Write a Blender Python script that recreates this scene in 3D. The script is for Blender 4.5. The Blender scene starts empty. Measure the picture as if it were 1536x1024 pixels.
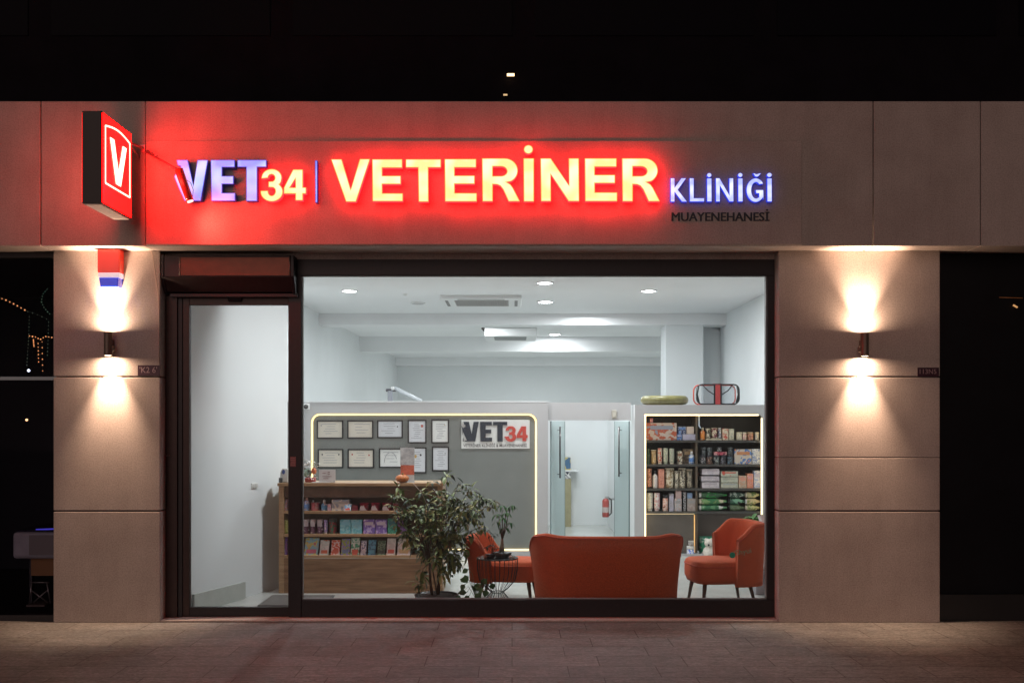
import bpy, math, random
from mathutils import Vector, Matrix
random.seed(7)
C = bpy.context.scene.collection
SC = bpy.context.scene
PI = math.pi
YC, F, EZ, CX, HY = -8.296, 1493.33, 1.65, 768.0, 636.0

def sc(Y): return F / (Y - YC)
def X(px, Y): return (px - CX) / sc(Y)
def Z(py, Y): return EZ + (HY - py) / sc(Y)
def at(px, py, Y): return (X(px, Y), Y, Z(py, Y))

# ---------------------------------------------------------------- materials
MATS = {}
def nodes_of(m):
    m.use_nodes = True
    nt = m.node_tree
    return nt, nt.nodes, nt.links, nt.nodes['Principled BSDF']

def M(name, col, rough=.6, metal=0.0, nscale=0, namt=0.0, bump=0.0, bscale=None, emit=None, es=0.0, spec=None, coat=0.0, sub=0.0, stretch=None):
    if name in MATS: return MATS[name]
    m = bpy.data.materials.new(name); MATS[name] = m
    nt, N, L, b = nodes_of(m)
    b.inputs['Base Color'].default_value = (*col, 1)
    b.inputs['Roughness'].default_value = rough
    b.inputs['Metallic'].default_value = metal
    if spec is not None: b.inputs['Specular IOR Level'].default_value = spec
    if coat: b.inputs['Coat Weight'].default_value = coat
    if emit:
        b.inputs['Emission Color'].default_value = (*emit, 1)
        b.inputs['Emission Strength'].default_value = es
    if nscale or bump:
        tc = N.new('ShaderNodeTexCoord')
        src = tc.outputs['Object']
        if stretch:
            mp = N.new('ShaderNodeMapping'); mp.inputs['Scale'].default_value = stretch
            L.new(src, mp.inputs['Vector']); src = mp.outputs['Vector']
    if nscale:
        nz = N.new('ShaderNodeTexNoise'); nz.inputs['Scale'].default_value = nscale
        nz.inputs['Detail'].default_value = 6; nz.inputs['Roughness'].default_value = .6
        L.new(src, nz.inputs['Vector'])
        r = N.new('ShaderNodeValToRGB')
        r.color_ramp.elements[0].position = .3; r.color_ramp.elements[1].position = .7
        r.color_ramp.elements[0].color = (*[c * (1 - namt) for c in col], 1)
        r.color_ramp.elements[1].color = (*[min(1, c * (1 + namt)) for c in col], 1)
        L.new(nz.outputs['Fac'], r.inputs['Fac'])
        L.new(r.outputs['Color'], b.inputs['Base Color'])
    if bump:
        n2 = N.new('ShaderNodeTexNoise'); n2.inputs['Scale'].default_value = bscale or nscale * 6
        n2.inputs['Detail'].default_value = 5
        L.new(src, n2.inputs['Vector'])
        bp = N.new('ShaderNodeBump'); bp.inputs['Strength'].default_value = bump; bp.inputs['Distance'].default_value = .004
        L.new(n2.outputs['Fac'], bp.inputs['Height']); L.new(bp.outputs['Normal'], b.inputs['Normal'])
    return m

def emit_var(name, c1, c2, s, scale=6):
    """lit acrylic: uneven LED modules behind it"""
    if name in MATS: return MATS[name]
    m = bpy.data.materials.new(name); MATS[name] = m
    nt, N, L, b = nodes_of(m)
    b.inputs['Base Color'].default_value = (*[min(1, c) for c in c1], 1); b.inputs['Roughness'].default_value = .3
    tc = N.new('ShaderNodeTexCoord'); nz = N.new('ShaderNodeTexNoise'); nz.inputs['Scale'].default_value = scale
    nz.inputs['Detail'].default_value = 1
    L.new(tc.outputs['Object'], nz.inputs['Vector'])
    r = N.new('ShaderNodeValToRGB'); r.color_ramp.elements[0].position = .38; r.color_ramp.elements[1].position = .6
    r.color_ramp.elements[0].color = (*c1, 1); r.color_ramp.elements[1].color = (*c2, 1)
    L.new(nz.outputs['Fac'], r.inputs['Fac']); L.new(r.outputs['Color'], b.inputs['Emission Color'])
    b.inputs['Emission Strength'].default_value = s
    return m

def pm(c1, c2, c3, scale=22, rough=.4, seed=0):
    """printed packaging: blocks of three inks"""
    key = 'print_%s_%s_%s_%d_%d' % (c1, c2, c3, scale, seed)
    if key in MATS: return MATS[key]
    m = bpy.data.materials.new('printed_pack'); MATS[key] = m
    nt, N, L, b = nodes_of(m)
    tc = N.new('ShaderNodeTexCoord'); mp = N.new('ShaderNodeMapping')
    mp.inputs['Location'].default_value = (seed * 3.1, seed * 1.7, seed * .9)
    mp.inputs['Scale'].default_value = (1, .2, 1)
    L.new(tc.outputs['Object'], mp.inputs['Vector'])
    nz = N.new('ShaderNodeTexNoise'); nz.inputs['Scale'].default_value = scale; nz.inputs['Detail'].default_value = 2.5
    L.new(mp.outputs['Vector'], nz.inputs['Vector'])
    r = N.new('ShaderNodeValToRGB'); r.color_ramp.interpolation = 'CONSTANT'
    e = r.color_ramp.elements
    e[0].position = 0; e[0].color = (*c1, 1); e[1].position = .53; e[1].color = (*c2, 1)
    e2 = e.new(.62); e2.color = (*c3, 1); e3 = e.new(.40); e3.color = (*[v * .8 for v in c1], 1); e[0].color = (*c2, 1)
    e4 = e.new(.415); e4.color = (*c1, 1)
    L.new(nz.outputs['Fac'], r.inputs['Fac']); L.new(r.outputs['Color'], b.inputs['Base Color'])
    b.inputs['Roughness'].default_value = rough
    return m

def glass(name, tint=(1, 1, 1), refl=.6, rough=0.0, veil=0.0):
    if name in MATS: return MATS[name]
    m = bpy.data.materials.new(name); MATS[name] = m
    m.use_nodes = True; nt = m.node_tree; N = nt.nodes; L = nt.links; N.clear()
    o = N.new('ShaderNodeOutputMaterial'); t = N.new('ShaderNodeBsdfTransparent'); t.inputs[0].default_value = (*tint, 1)
    g = N.new('ShaderNodeBsdfGlossy'); g.inputs['Roughness'].default_value = rough
    fr = N.new('ShaderNodeFresnel'); fr.inputs['IOR'].default_value = 1.5
    mu = N.new('ShaderNodeMath'); mu.operation = 'MULTIPLY'; mu.inputs[1].default_value = refl
    mx = N.new('ShaderNodeMixShader'); L.new(fr.outputs[0], mu.inputs[0]); L.new(mu.outputs[0], mx.inputs[0])
    L.new(t.outputs[0], mx.inputs[1]); L.new(g.outputs[0], mx.inputs[2])
    last = mx
    if veil:
        d = N.new('ShaderNodeBsdfTranslucent'); d.inputs[0].default_value = (.8, .86, .86, 1)
        d2 = N.new('ShaderNodeBsdfDiffuse'); d2.inputs[0].default_value = (.7, .76, .76, 1)
        md = N.new('ShaderNodeMixShader'); L.new(d.outputs[0], md.inputs[1]); L.new(d2.outputs[0], md.inputs[2])
        mv = N.new('ShaderNodeMixShader'); mv.inputs[0].default_value = veil
        L.new(mx.outputs[0], mv.inputs[1]); L.new(md.outputs[0], mv.inputs[2]); last = mv
    L.new(last.outputs[0], o.inputs[0])
    return m

def stone_mat():
    m = bpy.data.materials.new('beige_stone'); nt, N, L, b = nodes_of(m)
    tc = N.new('ShaderNodeTexCoord')
    n1 = N.new('ShaderNodeTexNoise'); n1.inputs['Scale'].default_value = 2.2; n1.inputs['Detail'].default_value = 8; n1.inputs['Roughness'].default_value = .65
    n2 = N.new('ShaderNodeTexNoise'); n2.inputs['Scale'].default_value = 95; n2.inputs['Detail'].default_value = 3
    for n in (n1, n2): L.new(tc.outputs['Object'], n.inputs['Vector'])
    r = N.new('ShaderNodeValToRGB'); r.color_ramp.elements[0].position = .3; r.color_ramp.elements[1].position = .72
    r.color_ramp.elements[0].color = (.44, .375, .345, 1); r.color_ramp.elements[1].color = (.56, .49, .455, 1)
    L.new(n1.outputs['Fac'], r.inputs['Fac'])
    mx = N.new('ShaderNodeMix'); mx.data_type = 'RGBA'; mx.blend_type = 'MULTIPLY'; mx.inputs[0].default_value = .9
    r2 = N.new('ShaderNodeValToRGB'); r2.color_ramp.elements[0].position = .35; r2.color_ramp.elements[1].position = .6
    r2.color_ramp.elements[0].color = (.74, .72, .7, 1); r2.color_ramp.elements[1].color = (1, 1, 1, 1)
    L.new(n2.outputs['Fac'], r2.inputs['Fac'])
    L.new(r.outputs['Color'], mx.inputs[6]); L.new(r2.outputs['Color'], mx.inputs[7]); L.new(mx.outputs[2], b.inputs['Base Color'])
    mp = N.new('ShaderNodeMapping'); mp.inputs['Scale'].default_value = (5, 5, .5); L.new(tc.outputs['Object'], mp.inputs['Vector'])
    n3 = N.new('ShaderNodeTexNoise'); n3.inputs['Scale'].default_value = 1.6; n3.inputs['Detail'].default_value = 7; n3.inputs['Roughness'].default_value = .7
    L.new(mp.outputs['Vector'], n3.inputs['Vector'])
    r3 = N.new('ShaderNodeValToRGB'); r3.color_ramp.elements[0].position = .36; r3.color_ramp.elements[1].position = .56
    r3.color_ramp.elements[0].color = (.94, .93, .925, 1); r3.color_ramp.elements[1].color = (1, 1, 1, 1); L.new(n3.outputs['Fac'], r3.inputs['Fac'])
    m3 = N.new('ShaderNodeMix'); m3.data_type = 'RGBA'; m3.blend_type = 'MULTIPLY'; m3.inputs[0].default_value = 1
    L.new(mx.outputs[2], m3.inputs[6]); L.new(r3.outputs['Color'], m3.inputs[7]); L.new(m3.outputs[2], b.inputs['Base Color'])
    bp = N.new('ShaderNodeBump'); bp.inputs['Strength'].default_value = .25; bp.inputs['Distance'].default_value = .003
    L.new(n2.outputs['Fac'], bp.inputs['Height']); L.new(bp.outputs['Normal'], b.inputs['Normal'])
    b.inputs['Roughness'].default_value = .72
    return m

def paving_mat():
    m = bpy.data.materials.new('stone_paving'); nt, N, L, b = nodes_of(m)
    tc = N.new('ShaderNodeTexCoord')
    br = N.new('ShaderNodeTexBrick'); br.inputs['Scale'].default_value = 1
    br.inputs['Brick Width'].default_value = .6; br.inputs['Row Height'].default_value = .3
    br.inputs['Mortar Size'].default_value = .0035; br.inputs['Mortar Smooth'].default_value = .1; br.offset = .37; br.offset_frequency = 2
    br.inputs['Color1'].default_value = (.20, .205, .20, 1); br.inputs['Color2'].default_value = (.25, .255, .248, 1)
    br.inputs['Mortar'].default_value = (.085, .074, .07, 1)
    L.new(tc.outputs['Object'], br.inputs['Vector'])
    def noise(scl, k, det, rough, dist, lo, hi, a, c):
        mp = N.new('ShaderNodeMapping'); mp.inputs['Scale'].default_value = scl; L.new(tc.outputs['Object'], mp.inputs['Vector'])
        n = N.new('ShaderNodeTexNoise'); n.inputs['Scale'].default_value = k; n.inputs['Detail'].default_value = det; n.inputs['Roughness'].default_value = rough; n.inputs['Distortion'].default_value = dist
        L.new(mp.outputs['Vector'], n.inputs['Vector'])
        r = N.new('ShaderNodeValToRGB'); r.color_ramp.elements[0].position = lo; r.color_ramp.elements[1].position = hi
        r.color_ramp.elements[0].color = (*a, 1); r.color_ramp.elements[1].color = (*c, 1); L.new(n.outputs['Fac'], r.inputs['Fac'])
        return n, r
    n1, r1 = noise((1.3, 7, 1), 6, 10, .75, 1.6, .34, .66, (.42, .40, .40), (1.5, 1.45, 1.42))
    n2, r2 = noise((1, 1, 1), .9, 6, .6, 0, .35, .7, (.70, .69, .70), (1.2, 1.18, 1.15))
    n3, r3 = noise((1, 2.2, 1), 38, 4, .7, 0, .40, .60, (.72, .72, .72), (1.25, 1.25, 1.25))
    cur = br.outputs['Color']
    for r in (r1, r2, r3):
        mx = N.new('ShaderNodeMix'); mx.data_type = 'RGBA'; mx.blend_type = 'MULTIPLY'; mx.inputs[0].default_value = 1
        L.new(cur, mx.inputs[6]); L.new(r.outputs['Color'], mx.inputs[7]); cur = mx.outputs[2]
    L.new(cur, b.inputs['Base Color'])
    ad = N.new('ShaderNodeMath'); ad.operation = 'MULTIPLY_ADD'; ad.inputs[1].default_value = -1.2
    L.new(br.outputs['Fac'], ad.inputs[0]); L.new(n1.outputs['Fac'], ad.inputs[2])
    bp = N.new('ShaderNodeBump'); bp.inputs['Strength'].default_value = .9; bp.inputs['Distance'].default_value = .008
    L.new(ad.outputs[0], bp.inputs['Height']); L.new(bp.outputs['Normal'], b.inputs['Normal'])
    b.inputs['Roughness'].default_value = .72
    return m

def wood_mat(name, c1, c2, sx=(1.2, 14, 14)):
    m = bpy.data.materials.new(name); nt, N, L, b = nodes_of(m)
    tc = N.new('ShaderNodeTexCoord'); mp = N.new('ShaderNodeMapping'); mp.inputs['Scale'].default_value = sx
    L.new(tc.outputs['Object'], mp.inputs['Vector'])
    n1 = N.new('ShaderNodeTexNoise'); n1.inputs['Scale'].default_value = 2.5; n1.inputs['Detail'].default_value = 8; n1.inputs['Distortion'].default_value = .8
    L.new(mp.outputs['Vector'], n1.inputs['Vector'])
    r = N.new('ShaderNodeValToRGB'); r.color_ramp.elements[0].position = .35; r.color_ramp.elements[1].position = .65
    r.color_ramp.elements[0].color = (*c1, 1); r.color_ramp.elements[1].color = (*c2, 1)
    L.new(n1.outputs['Fac'], r.inputs['Fac']); L.new(r.outputs['Color'], b.inputs['Base Color'])
    b.inputs['Roughness'].default_value = .5
    return m

def leaf_mat(name, cols):
    m = bpy.data.materials.new(name); nt, N, L, b = nodes_of(m)
    g = N.new('ShaderNodeNewGeometry'); r = N.new('ShaderNodeValToRGB')
    e = r.color_ramp.elements
    e[0].position = 0; e[0].color = (*cols[0], 1); e[1].position = 1; e[1].color = (*cols[-1], 1)
    for i, c in enumerate(cols[1:-1]): e.new((i + 1) / (len(cols) - 1)).color = (*c, 1)
    L.new(g.outputs['Random Per Island'], r.inputs['Fac']); L.new(r.outputs['Color'], b.inputs['Base Color'])
    b.inputs['Roughness'].default_value = .5
    return m

# ---------------------------------------------------------------- objects
def tag(o, label=None, cat=None, group=None, kind=None):
    if label: o['label'] = label
    if cat: o['category'] = cat
    if group: o['group'] = group
    if kind: o['kind'] = kind
    return o
def thing(name, label, cat, loc=(0, 0, 0), group=None, kind='thing'):
    o = bpy.data.objects.new(name, None); C.objects.link(o); o.location = loc; o.empty_display_size = .1
    return tag(o, label, cat, group, kind)
def kids(o): return [c for c in bpy.data.objects if c.parent == o]
def copy_tree(o, parent=None):
    c = o.copy(); C.objects.link(c); c.parent = parent
    for ch in kids(o): copy_tree(ch, c)
    return c

def root_loc(o):
    v = Vector((0, 0, 0))
    while o is not None: v += o.location; o = o.parent
    return v

class MB:
    def __init__(s): s.v = []; s.f = []; s.sm = []
    def add(s, vs, fs, smooth=False):
        n = len(s.v); s.v += [tuple(v) for v in vs]; s.f += [tuple(i + n for i in f) for f in fs]; s.sm += [smooth] * len(fs); return s
    def box(s, x0, x1, y0, y1, z0, z1, rz=0, c=None):
        vs = [(x, y, z) for z in (z0, z1) for y in (y0, y1) for x in (x0, x1)]
        if rz:
            cx, cy = c or ((x0 + x1) / 2, (y0 + y1) / 2); co, si = math.cos(rz), math.sin(rz)
            vs = [(cx + (x - cx) * co - (y - cy) * si, cy + (x - cx) * si + (y - cy) * co, z) for x, y, z in vs]
        return s.add(vs, [(0, 2, 3, 1), (4, 5, 7, 6), (0, 1, 5, 4), (2, 6, 7, 3), (0, 4, 6, 2), (1, 3, 7, 5)])
    def prism(s, pts, y0, y1):  # pts (x,z) outline, extruded along y
        n = len(pts); a = sum(pts[i][0] * pts[(i + 1) % n][1] - pts[(i + 1) % n][0] * pts[i][1] for i in range(n))
        if a < 0: pts = pts[::-1]
        vs = [(x, y0, z) for x, z in pts] + [(x, y1, z) for x, z in pts]
        return s.add(vs, [tuple(range(n)), tuple(range(2 * n - 1, n - 1, -1))] + [(i, n + i, n + (i + 1) % n, (i + 1) % n) for i in range(n)])
    def prism_x(s, pts, x0, x1):  # pts (y,z)
        n = len(pts); a = sum(pts[i][0] * pts[(i + 1) % n][1] - pts[(i + 1) % n][0] * pts[i][1] for i in range(n))
        if a < 0: pts = pts[::-1]
        vs = [(x0, y, z) for y, z in pts] + [(x1, y, z) for y, z in pts]
        return s.add(vs, [tuple(range(n - 1, -1, -1)), tuple(range(n, 2 * n))] + [((i + 1) % n, n + (i + 1) % n, n + i, i) for i in range(n)])
    def lathe(s, cx, cy, prof, seg=20, sx=1, sy=1, cap=True):
        n = len(prof); vs = []
        for r, z in prof:
            for k in range(seg):
                a = 2 * PI * k / seg; vs.append((cx + r * sx * math.cos(a), cy + r * sy * math.sin(a), z))
        fs = [(i * seg + k, i * seg + (k + 1) % seg, (i + 1) * seg + (k + 1) % seg, (i + 1) * seg + k) for i in range(n - 1) for k in range(seg)]
        b = len(s.v); s.add(vs, fs, True)
        if cap:
            s.f += [tuple(b + k for k in range(seg - 1, -1, -1)), tuple(b + (n - 1) * seg + k for k in range(seg))]; s.sm += [False, False]
        return s
    def tube(s, path, r, seg=8, cap=True):
        P = [Vector(p) for p in path]; R = r if isinstance(r, (list, tuple)) else [r] * len(P)
        vs = []; up = None
        for i, p in enumerate(P):
            d = (P[min(i + 1, len(P) - 1)] - P[max(i - 1, 0)]).normalized()
            if up is None: up = Vector((0, 0, 1)) if abs(d.z) < .9 else Vector((1, 0, 0))
            a = d.cross(up).normalized(); up = a.cross(d).normalized()
            for k in range(seg):
                t = 2 * PI * k / seg; vs.append(p + (a * math.cos(t) + up * math.sin(t)) * R[i])
        fs = [(i * seg + k, i * seg + (k + 1) % seg, (i + 1) * seg + (k + 1) % seg, (i + 1) * seg + k) for i in range(len(P) - 1) for k in range(seg)]
        b = len(s.v); s.add(vs, fs, True)
        if cap:
            s.f += [tuple(b + k for k in range(seg - 1, -1, -1)), tuple(b + (len(P) - 1) * seg + k for k in range(seg))]; s.sm += [False, False]
        return s
    def loop(s, path, r, seg=8):
        P = [Vector(p) for p in path]; n = len(P); c = sum(P, Vector()) / n
        vs = []
        nrm = (P[0] - c).cross(P[n // 4] - c).normalized()
        for i, p in enumerate(P):
            d = (P[(i + 1) % n] - P[i - 1]).normalized(); a = d.cross(nrm).normalized()
            for k in range(seg):
                t = 2 * PI * k / seg; vs.append(p + (a * math.cos(t) + nrm * math.sin(t)) * r)
        return s.add(vs, [(i * seg + k, i * seg + (k + 1) % seg, ((i + 1) % n) * seg + (k + 1) % seg, ((i + 1) % n) * seg + k) for i in range(n) for k in range(seg)], True)
    def ball(s, c, r, seg=16, rings=10, sz=1, sx=1, sy=1):
        pr = []
        vs = [(c[0], c[1], c[2] - r * sz)]
        for i in range(1, rings):
            a = -PI / 2 + PI * i / rings
            for k in range(seg):
                t = 2 * PI * k / seg; vs.append((c[0] + r * sx * math.cos(a) * math.cos(t), c[1] + r * sy * math.cos(a) * math.sin(t), c[2] + r * sz * math.sin(a)))
        vs.append((c[0], c[1], c[2] + r * sz)); L_ = len(vs) - 1
        fs = [(0, 1 + (k + 1) % seg, 1 + k) for k in range(seg)]
        for i in range(rings - 2):
            for k in range(seg):
                a0 = 1 + i * seg; a1 = a0 + seg; fs.append((a0 + k, a0 + (k + 1) % seg, a1 + (k + 1) % seg, a1 + k))
        a0 = 1 + (rings - 2) * seg
        fs += [(a0 + k, a0 + (k + 1) % seg, L_) for k in range(seg)]
        return s.add(vs, fs, True)
    def leaf(s, p, d, up, ln, w, droop=.25):
        p = Vector(p); d = Vector(d).normalized(); a = d.cross(Vector(up)).normalized()
        if a.length < .1: a = Vector((1, 0, 0))
        u = a.cross(d).normalized()
        m1 = p + d * ln * .35 - u * ln * droop * .1; m2 = p + d * ln * .7 - u * ln * droop * .5; t = p + d * ln - u * ln * droop * 1.1
        f = .18 * w
        vs = [p, m1 + a * w * .5 + u * f, m1, m1 - a * w * .5 + u * f, m2 + a * w * .4 + u * f, m2, m2 - a * w * .4 + u * f, t]
        return s.add(vs, [(0, 1, 2), (0, 2, 3), (1, 4, 5, 2), (2, 5, 6, 3), (4, 7, 5), (5, 7, 6)], True)
    def build(s, name, mat, parent=None, bevel=0, label=None, world=True, kind=None, seg=2, sub=0):
        me = bpy.data.meshes.new(name)
        off = root_loc(parent) if (parent is not None and world) else Vector((0, 0, 0))
        me.from_pydata([(v[0] - off.x, v[1] - off.y, v[2] - off.z) for v in s.v], [], s.f)
        me.polygons.foreach_set('use_smooth', s.sm)
        me.update()
        o = bpy.data.objects.new(name, me); C.objects.link(o)
        if mat: me.materials.append(mat)
        if parent is not None: o.parent = parent
        if bevel:
            b = o.modifiers.new('bevel', 'BEVEL'); b.width = bevel; b.segments = seg; b.limit_method = 'ANGLE'
        if sub:
            b = o.modifiers.new('sub', 'SUBSURF'); b.levels = sub; b.render_levels = sub
        if label: o['label'] = label
        if kind: o['kind'] = kind
        return o

def solo(mb, name, mat, label, cat, loc, group=None, bevel=0, kind='thing', sub=0):
    """a thing that is one mesh, origin at its base"""
    mb.v = [(v[0] - loc[0], v[1] - loc[1], v[2] - loc[2]) for v in mb.v]
    o = mb.build(name, mat, None, bevel, sub=sub); o.location = loc
    return tag(o, label, cat, group, kind)

def curve_mesh(polys, depth, bevel=0):
    """filled 2D outlines (holes allowed) -> mesh data in XZ plane, depth along y from 0 (front) to depth"""
    cu = bpy.data.curves.new('c', 'CURVE'); cu.dimensions = '2D'; cu.fill_mode = 'BOTH'; cu.extrude = depth / 2
    for pts in polys:
        sp = cu.splines.new('POLY'); sp.points.add(len(pts) - 1)
        for i, (x, z) in enumerate(pts): sp.points[i].co = (x, z, 0, 1)
        sp.use_cyclic_u = True
    ob = bpy.data.objects.new('tmp', cu); C.objects.link(ob)
    dg = bpy.context.evaluated_depsgraph_get(); dg.update()
    me = bpy.data.meshes.new_from_object(ob.evaluated_get(dg))
    bpy.data.objects.remove(ob); bpy.data.curves.remove(cu)
    # curve plane (x,y) -> world (x,z): y' = depth/2 - z
    for v in me.vertices:
        x, y, z = v.co; v.co = (x, depth / 2 - z, y)
    return me

def text_mesh(txt, depth, offset=0.0):
    cu = bpy.data.curves.new('t', 'FONT'); cu.body = txt; cu.extrude = depth / 2; cu.size = 1; cu.offset = offset; cu.resolution_u = 3
    ob = bpy.data.objects.new('tmp', cu); C.objects.link(ob)
    dg = bpy.context.evaluated_depsgraph_get(); dg.update()
    me = bpy.data.meshes.new_from_object(ob.evaluated_get(dg))
    bpy.data.objects.remove(ob); bpy.data.curves.remove(cu)
    return me

def put_text(txt, x0, x1, z0, z1, y, depth, name, mat, parent, offset=0.0, rot=0):
    """fits text into the rectangle x0..x1, z0..z1, front face at y"""
    me = text_mesh(txt, 0.0 if depth == 0 else .1, offset)
    xs = [v.co.x for v in me.vertices]; ys = [v.co.y for v in me.vertices]
    ax, bx_, ay, by = min(xs), max(xs), min(ys), max(ys)
    off = root_loc(parent)
    cx, cz = (x0 + x1) / 2, (z0 + z1) / 2
    for v in me.vertices:
        u = x0 + (v.co.x - ax) / (bx_ - ax) * (x1 - x0); w = z0 + (v.co.y - ay) / (by - ay) * (z1 - z0)
        du, dw = u - cx, w - cz
        u = cx + du * math.cos(rot) - dw * math.sin(rot); w = cz + du * math.sin(rot) + dw * math.cos(rot)
        d = y + (0 if depth == 0 else (.05 - v.co.z) / .1 * depth)
        v.co = (u - off.x, d - off.y, w - off.z)
    me.name = name; me.materials.clear(); me.materials.append(mat)
    o = bpy.data.objects.new(name, me); C.objects.link(o); o.parent = parent
    return o

def arc(cx, cy, rx, ry, a0, a1, n=16):
    return [(cx + rx * math.cos(math.radians(a0 + (a1 - a0) * i / n)), cy - ry * math.sin(math.radians(a0 + (a1 - a0) * i / n))) for i in range(n + 1)]

def rrect(x0, x1, z0, z1, r, n=6):
    pts = []
    for cx, cz, a in ((x1 - r, z1 - r, 0), (x0 + r, z1 - r, 90), (x0 + r, z0 + r, 180), (x1 - r, z0 + r, 270)):
        for i in range(n + 1):
            t = math.radians(a + 90 * i / n); pts.append((cx + r * math.cos(t), cz + r * math.sin(t)))
    return pts

def link_mesh(me, name, mats, parent, loc_world):
    o = bpy.data.objects.new(name, me); C.objects.link(o)
    me.materials.clear()
    for m in mats: me.materials.append(m)
    o.parent = parent
    o.location = Vector(loc_world) - (root_loc(parent) if parent else Vector((0, 0, 0)))
    return o
# ================================================================ exterior
stone = stone_mat()
black_m = M('black_frame', (.012, .010, .013), .45, .2, nscale=30, namt=.25)
bronze = M('bronze_frame', (.036, .020, .018), .4, .4, nscale=25, namt=.2)
dark_wall = M('dark_cladding', (.006, .005, .008), .8, nscale=3, namt=.3, spec=.1)
clear = glass('clear_glass', (.97, .985, .98), .22, veil=.010)  # slight veil stands for dust and imitates hazy light

pv = MB(); pv.box(-14, 14, -16, 0.9, -.2, 0)
tag(pv.build('pavement', paving_mat()), kind='structure')
rd = MB(); rd.box(-60, 60, -60, -16, -.35, -.12)
tag(rd.build('road', M('asphalt', (.05, .05, .05), .85, nscale=40, namt=.3)), kind='structure')

FY = -.22          # fascia front plane
ZS = Z(369, FY)    # soffit height
ZT = Z(152, FY)
# ---- fascia
fa = thing('fascia', 'wide beige stone fascia band above the shop, split by thin vertical joints', 'fascia', (0, FY, ZS))
xs = [-140, 61, 218, 1310, 1471, 1680]
for i in range(5):
    a, b_ = X(xs[i], FY), X(xs[i + 1], FY); g = .004 if i != 1 else .0015
    g0 = .0015 if i == 2 else .004
    MB().box(a + g0, b_ - g, FY, .9, ZS, ZT).build('cladding_panel', stone, fa, bevel=.005)
# ---- upper storey
up = thing('upper_storey', 'dark unlit upper storey wall above the stone fascia', 'building', (0, .35, ZT))
MB().box(-9, 9, .35, .6, ZT - .6, 9.5).build('wall', dark_wall, up)
mu = M('dark_glazing', (.003, .003, .006), .6, spec=.08)
for i in range(8):
    MB().box(-8.2 + i * 2.1, -6.3 + i * 2.1, .338, .352, ZT + .75, 6.4).build('window', mu, up)
led = M('warm_led', (1, .8, .5), .4, emit=(1, .62, .25), es=9)
def small_light(px, py, w, h, lab, es):
    m = M('warm_glow_%d' % py, (1, .8, .5), .4, emit=(1, .66, .33), es=es)
    s = sc(.3); x, z = X(px, .3), Z(py, .3)
    t = thing('upper_light', lab, 'lamp', (x, .335, z))
    MB().tube([(x - w / 2 / s, .30, z), (x + w / 2 / s, .30, z)], h / 2 / s, 10).build('tube', m, t)
    MB().box(x - w / 2.6 / s, x + w / 2.6 / s, .31, .338, z + h * .3 / s, z + h * 1.0 / s).build('bracket', black_m, t)
small_light(766, 112.5, 11, 4, 'small glowing warm lamp high on the dark upper storey', 3)
small_light(758, 142.5, 6, 2.5, 'tiny dim reflection of the lamp above, built as a glowing tube', .7)  # reflection of the upper lamp, modelled as a second glowing tube

# ---- pillars
def pillar(px0, px1, joints, lab):
    x0, x1 = X(px0, 0), X(px1, 0)
    t = thing('stone_pillar', lab, 'pillar', ((x0 + x1) / 2, 0, 0))
    zs = [0] + [Z(j, 0) for j in joints] + [ZS]
    for i in range(len(zs) - 1):
        g0 = 0 if i == 0 else (.0012 if len(zs) == 5 and i == 2 else .005); g1 = .001 if i == len(zs) - 2 else (.0012 if len(zs) == 5 and i == 1 else .005)
        MB().box(x0, x1, 0, .325, zs[i] + g0, zs[i + 1] - g1).build('stone_block', stone, t, bevel=.006)
    MB().box(x0 + .02, x1 - .02, .012, .32, .01, ZS - .01).build('core', M('joint_mortar', (.10, .085, .075), .9), t)
    return x0, x1
LP = pillar(80, 240, [766, 565], 'beige stone pillar between the dark shopfront and the glass door')
RP = pillar(1168, 1410, [766, 686, 565], 'broad beige stone pillar beside the large shop window')

# ---- lintel over opening + threshold
WY = .13
li = MB(); li.box(LP[1], RP[0], WY, .34, Z(389, WY), ZS + .02)
tag(li.build('lintel', stone), kind='structure')
th = MB(); th.box(LP[1] + .002, RP[0] - .002, .004, .32, 0.0, .018)
tag(th.build('threshold', stone, bevel=.004), kind='structure')

# ---- shop window
def wx(px): return X(px, WY)
def wz(py): return Z(py, WY)
sw = thing('shop_window', 'large black framed shop window showing the clinic interior', 'window', (wx(805), WY, .02))
MB().box(wx(443), wx(1162), WY, WY + .1, wz(413), wz(388.5)).build('top_rail', black_m, sw, bevel=.003)
MB().box(wx(452), wx(1162), WY, WY + .1, .02, wz(899)).build('bottom_rail', black_m, sw, bevel=.003)
MB().box(wx(1151), wx(1162.5), WY + .001, WY + .1, wz(899), wz(413)).build('side_rail', black_m, sw, bevel=.003)
MB().box(wx(433), wx(452), WY - .004, WY + .1, .02, wz(440)).build('mullion', black_m, sw, bevel=.003)
MB().box(wx(443), wx(452), WY - .001, WY + .1, wz(440), wz(413)).build('corner_post', black_m, sw)
gs = M('grey_gasket', (.18, .19, .19), .5)
g = MB(); g.box(wx(452), wx(453.5), WY + .02, WY + .06, wz(899), wz(413)); g.box(wx(453.5), wx(1151), WY + .02, WY + .06, wz(899), wz(897.6))
g.box(wx(453.5), wx(1149.6), WY + .02, WY + .06, wz(414), wz(413)); g.box(wx(1149.6), wx(1151), WY + .02, WY + .06, wz(899), wz(413))
g.build('gasket_trim', gs, sw)
MB().box(wx(453), wx(1150), WY + .045, WY + .049, wz(898), wz(413.5)).build('pane', clear, sw)
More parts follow.
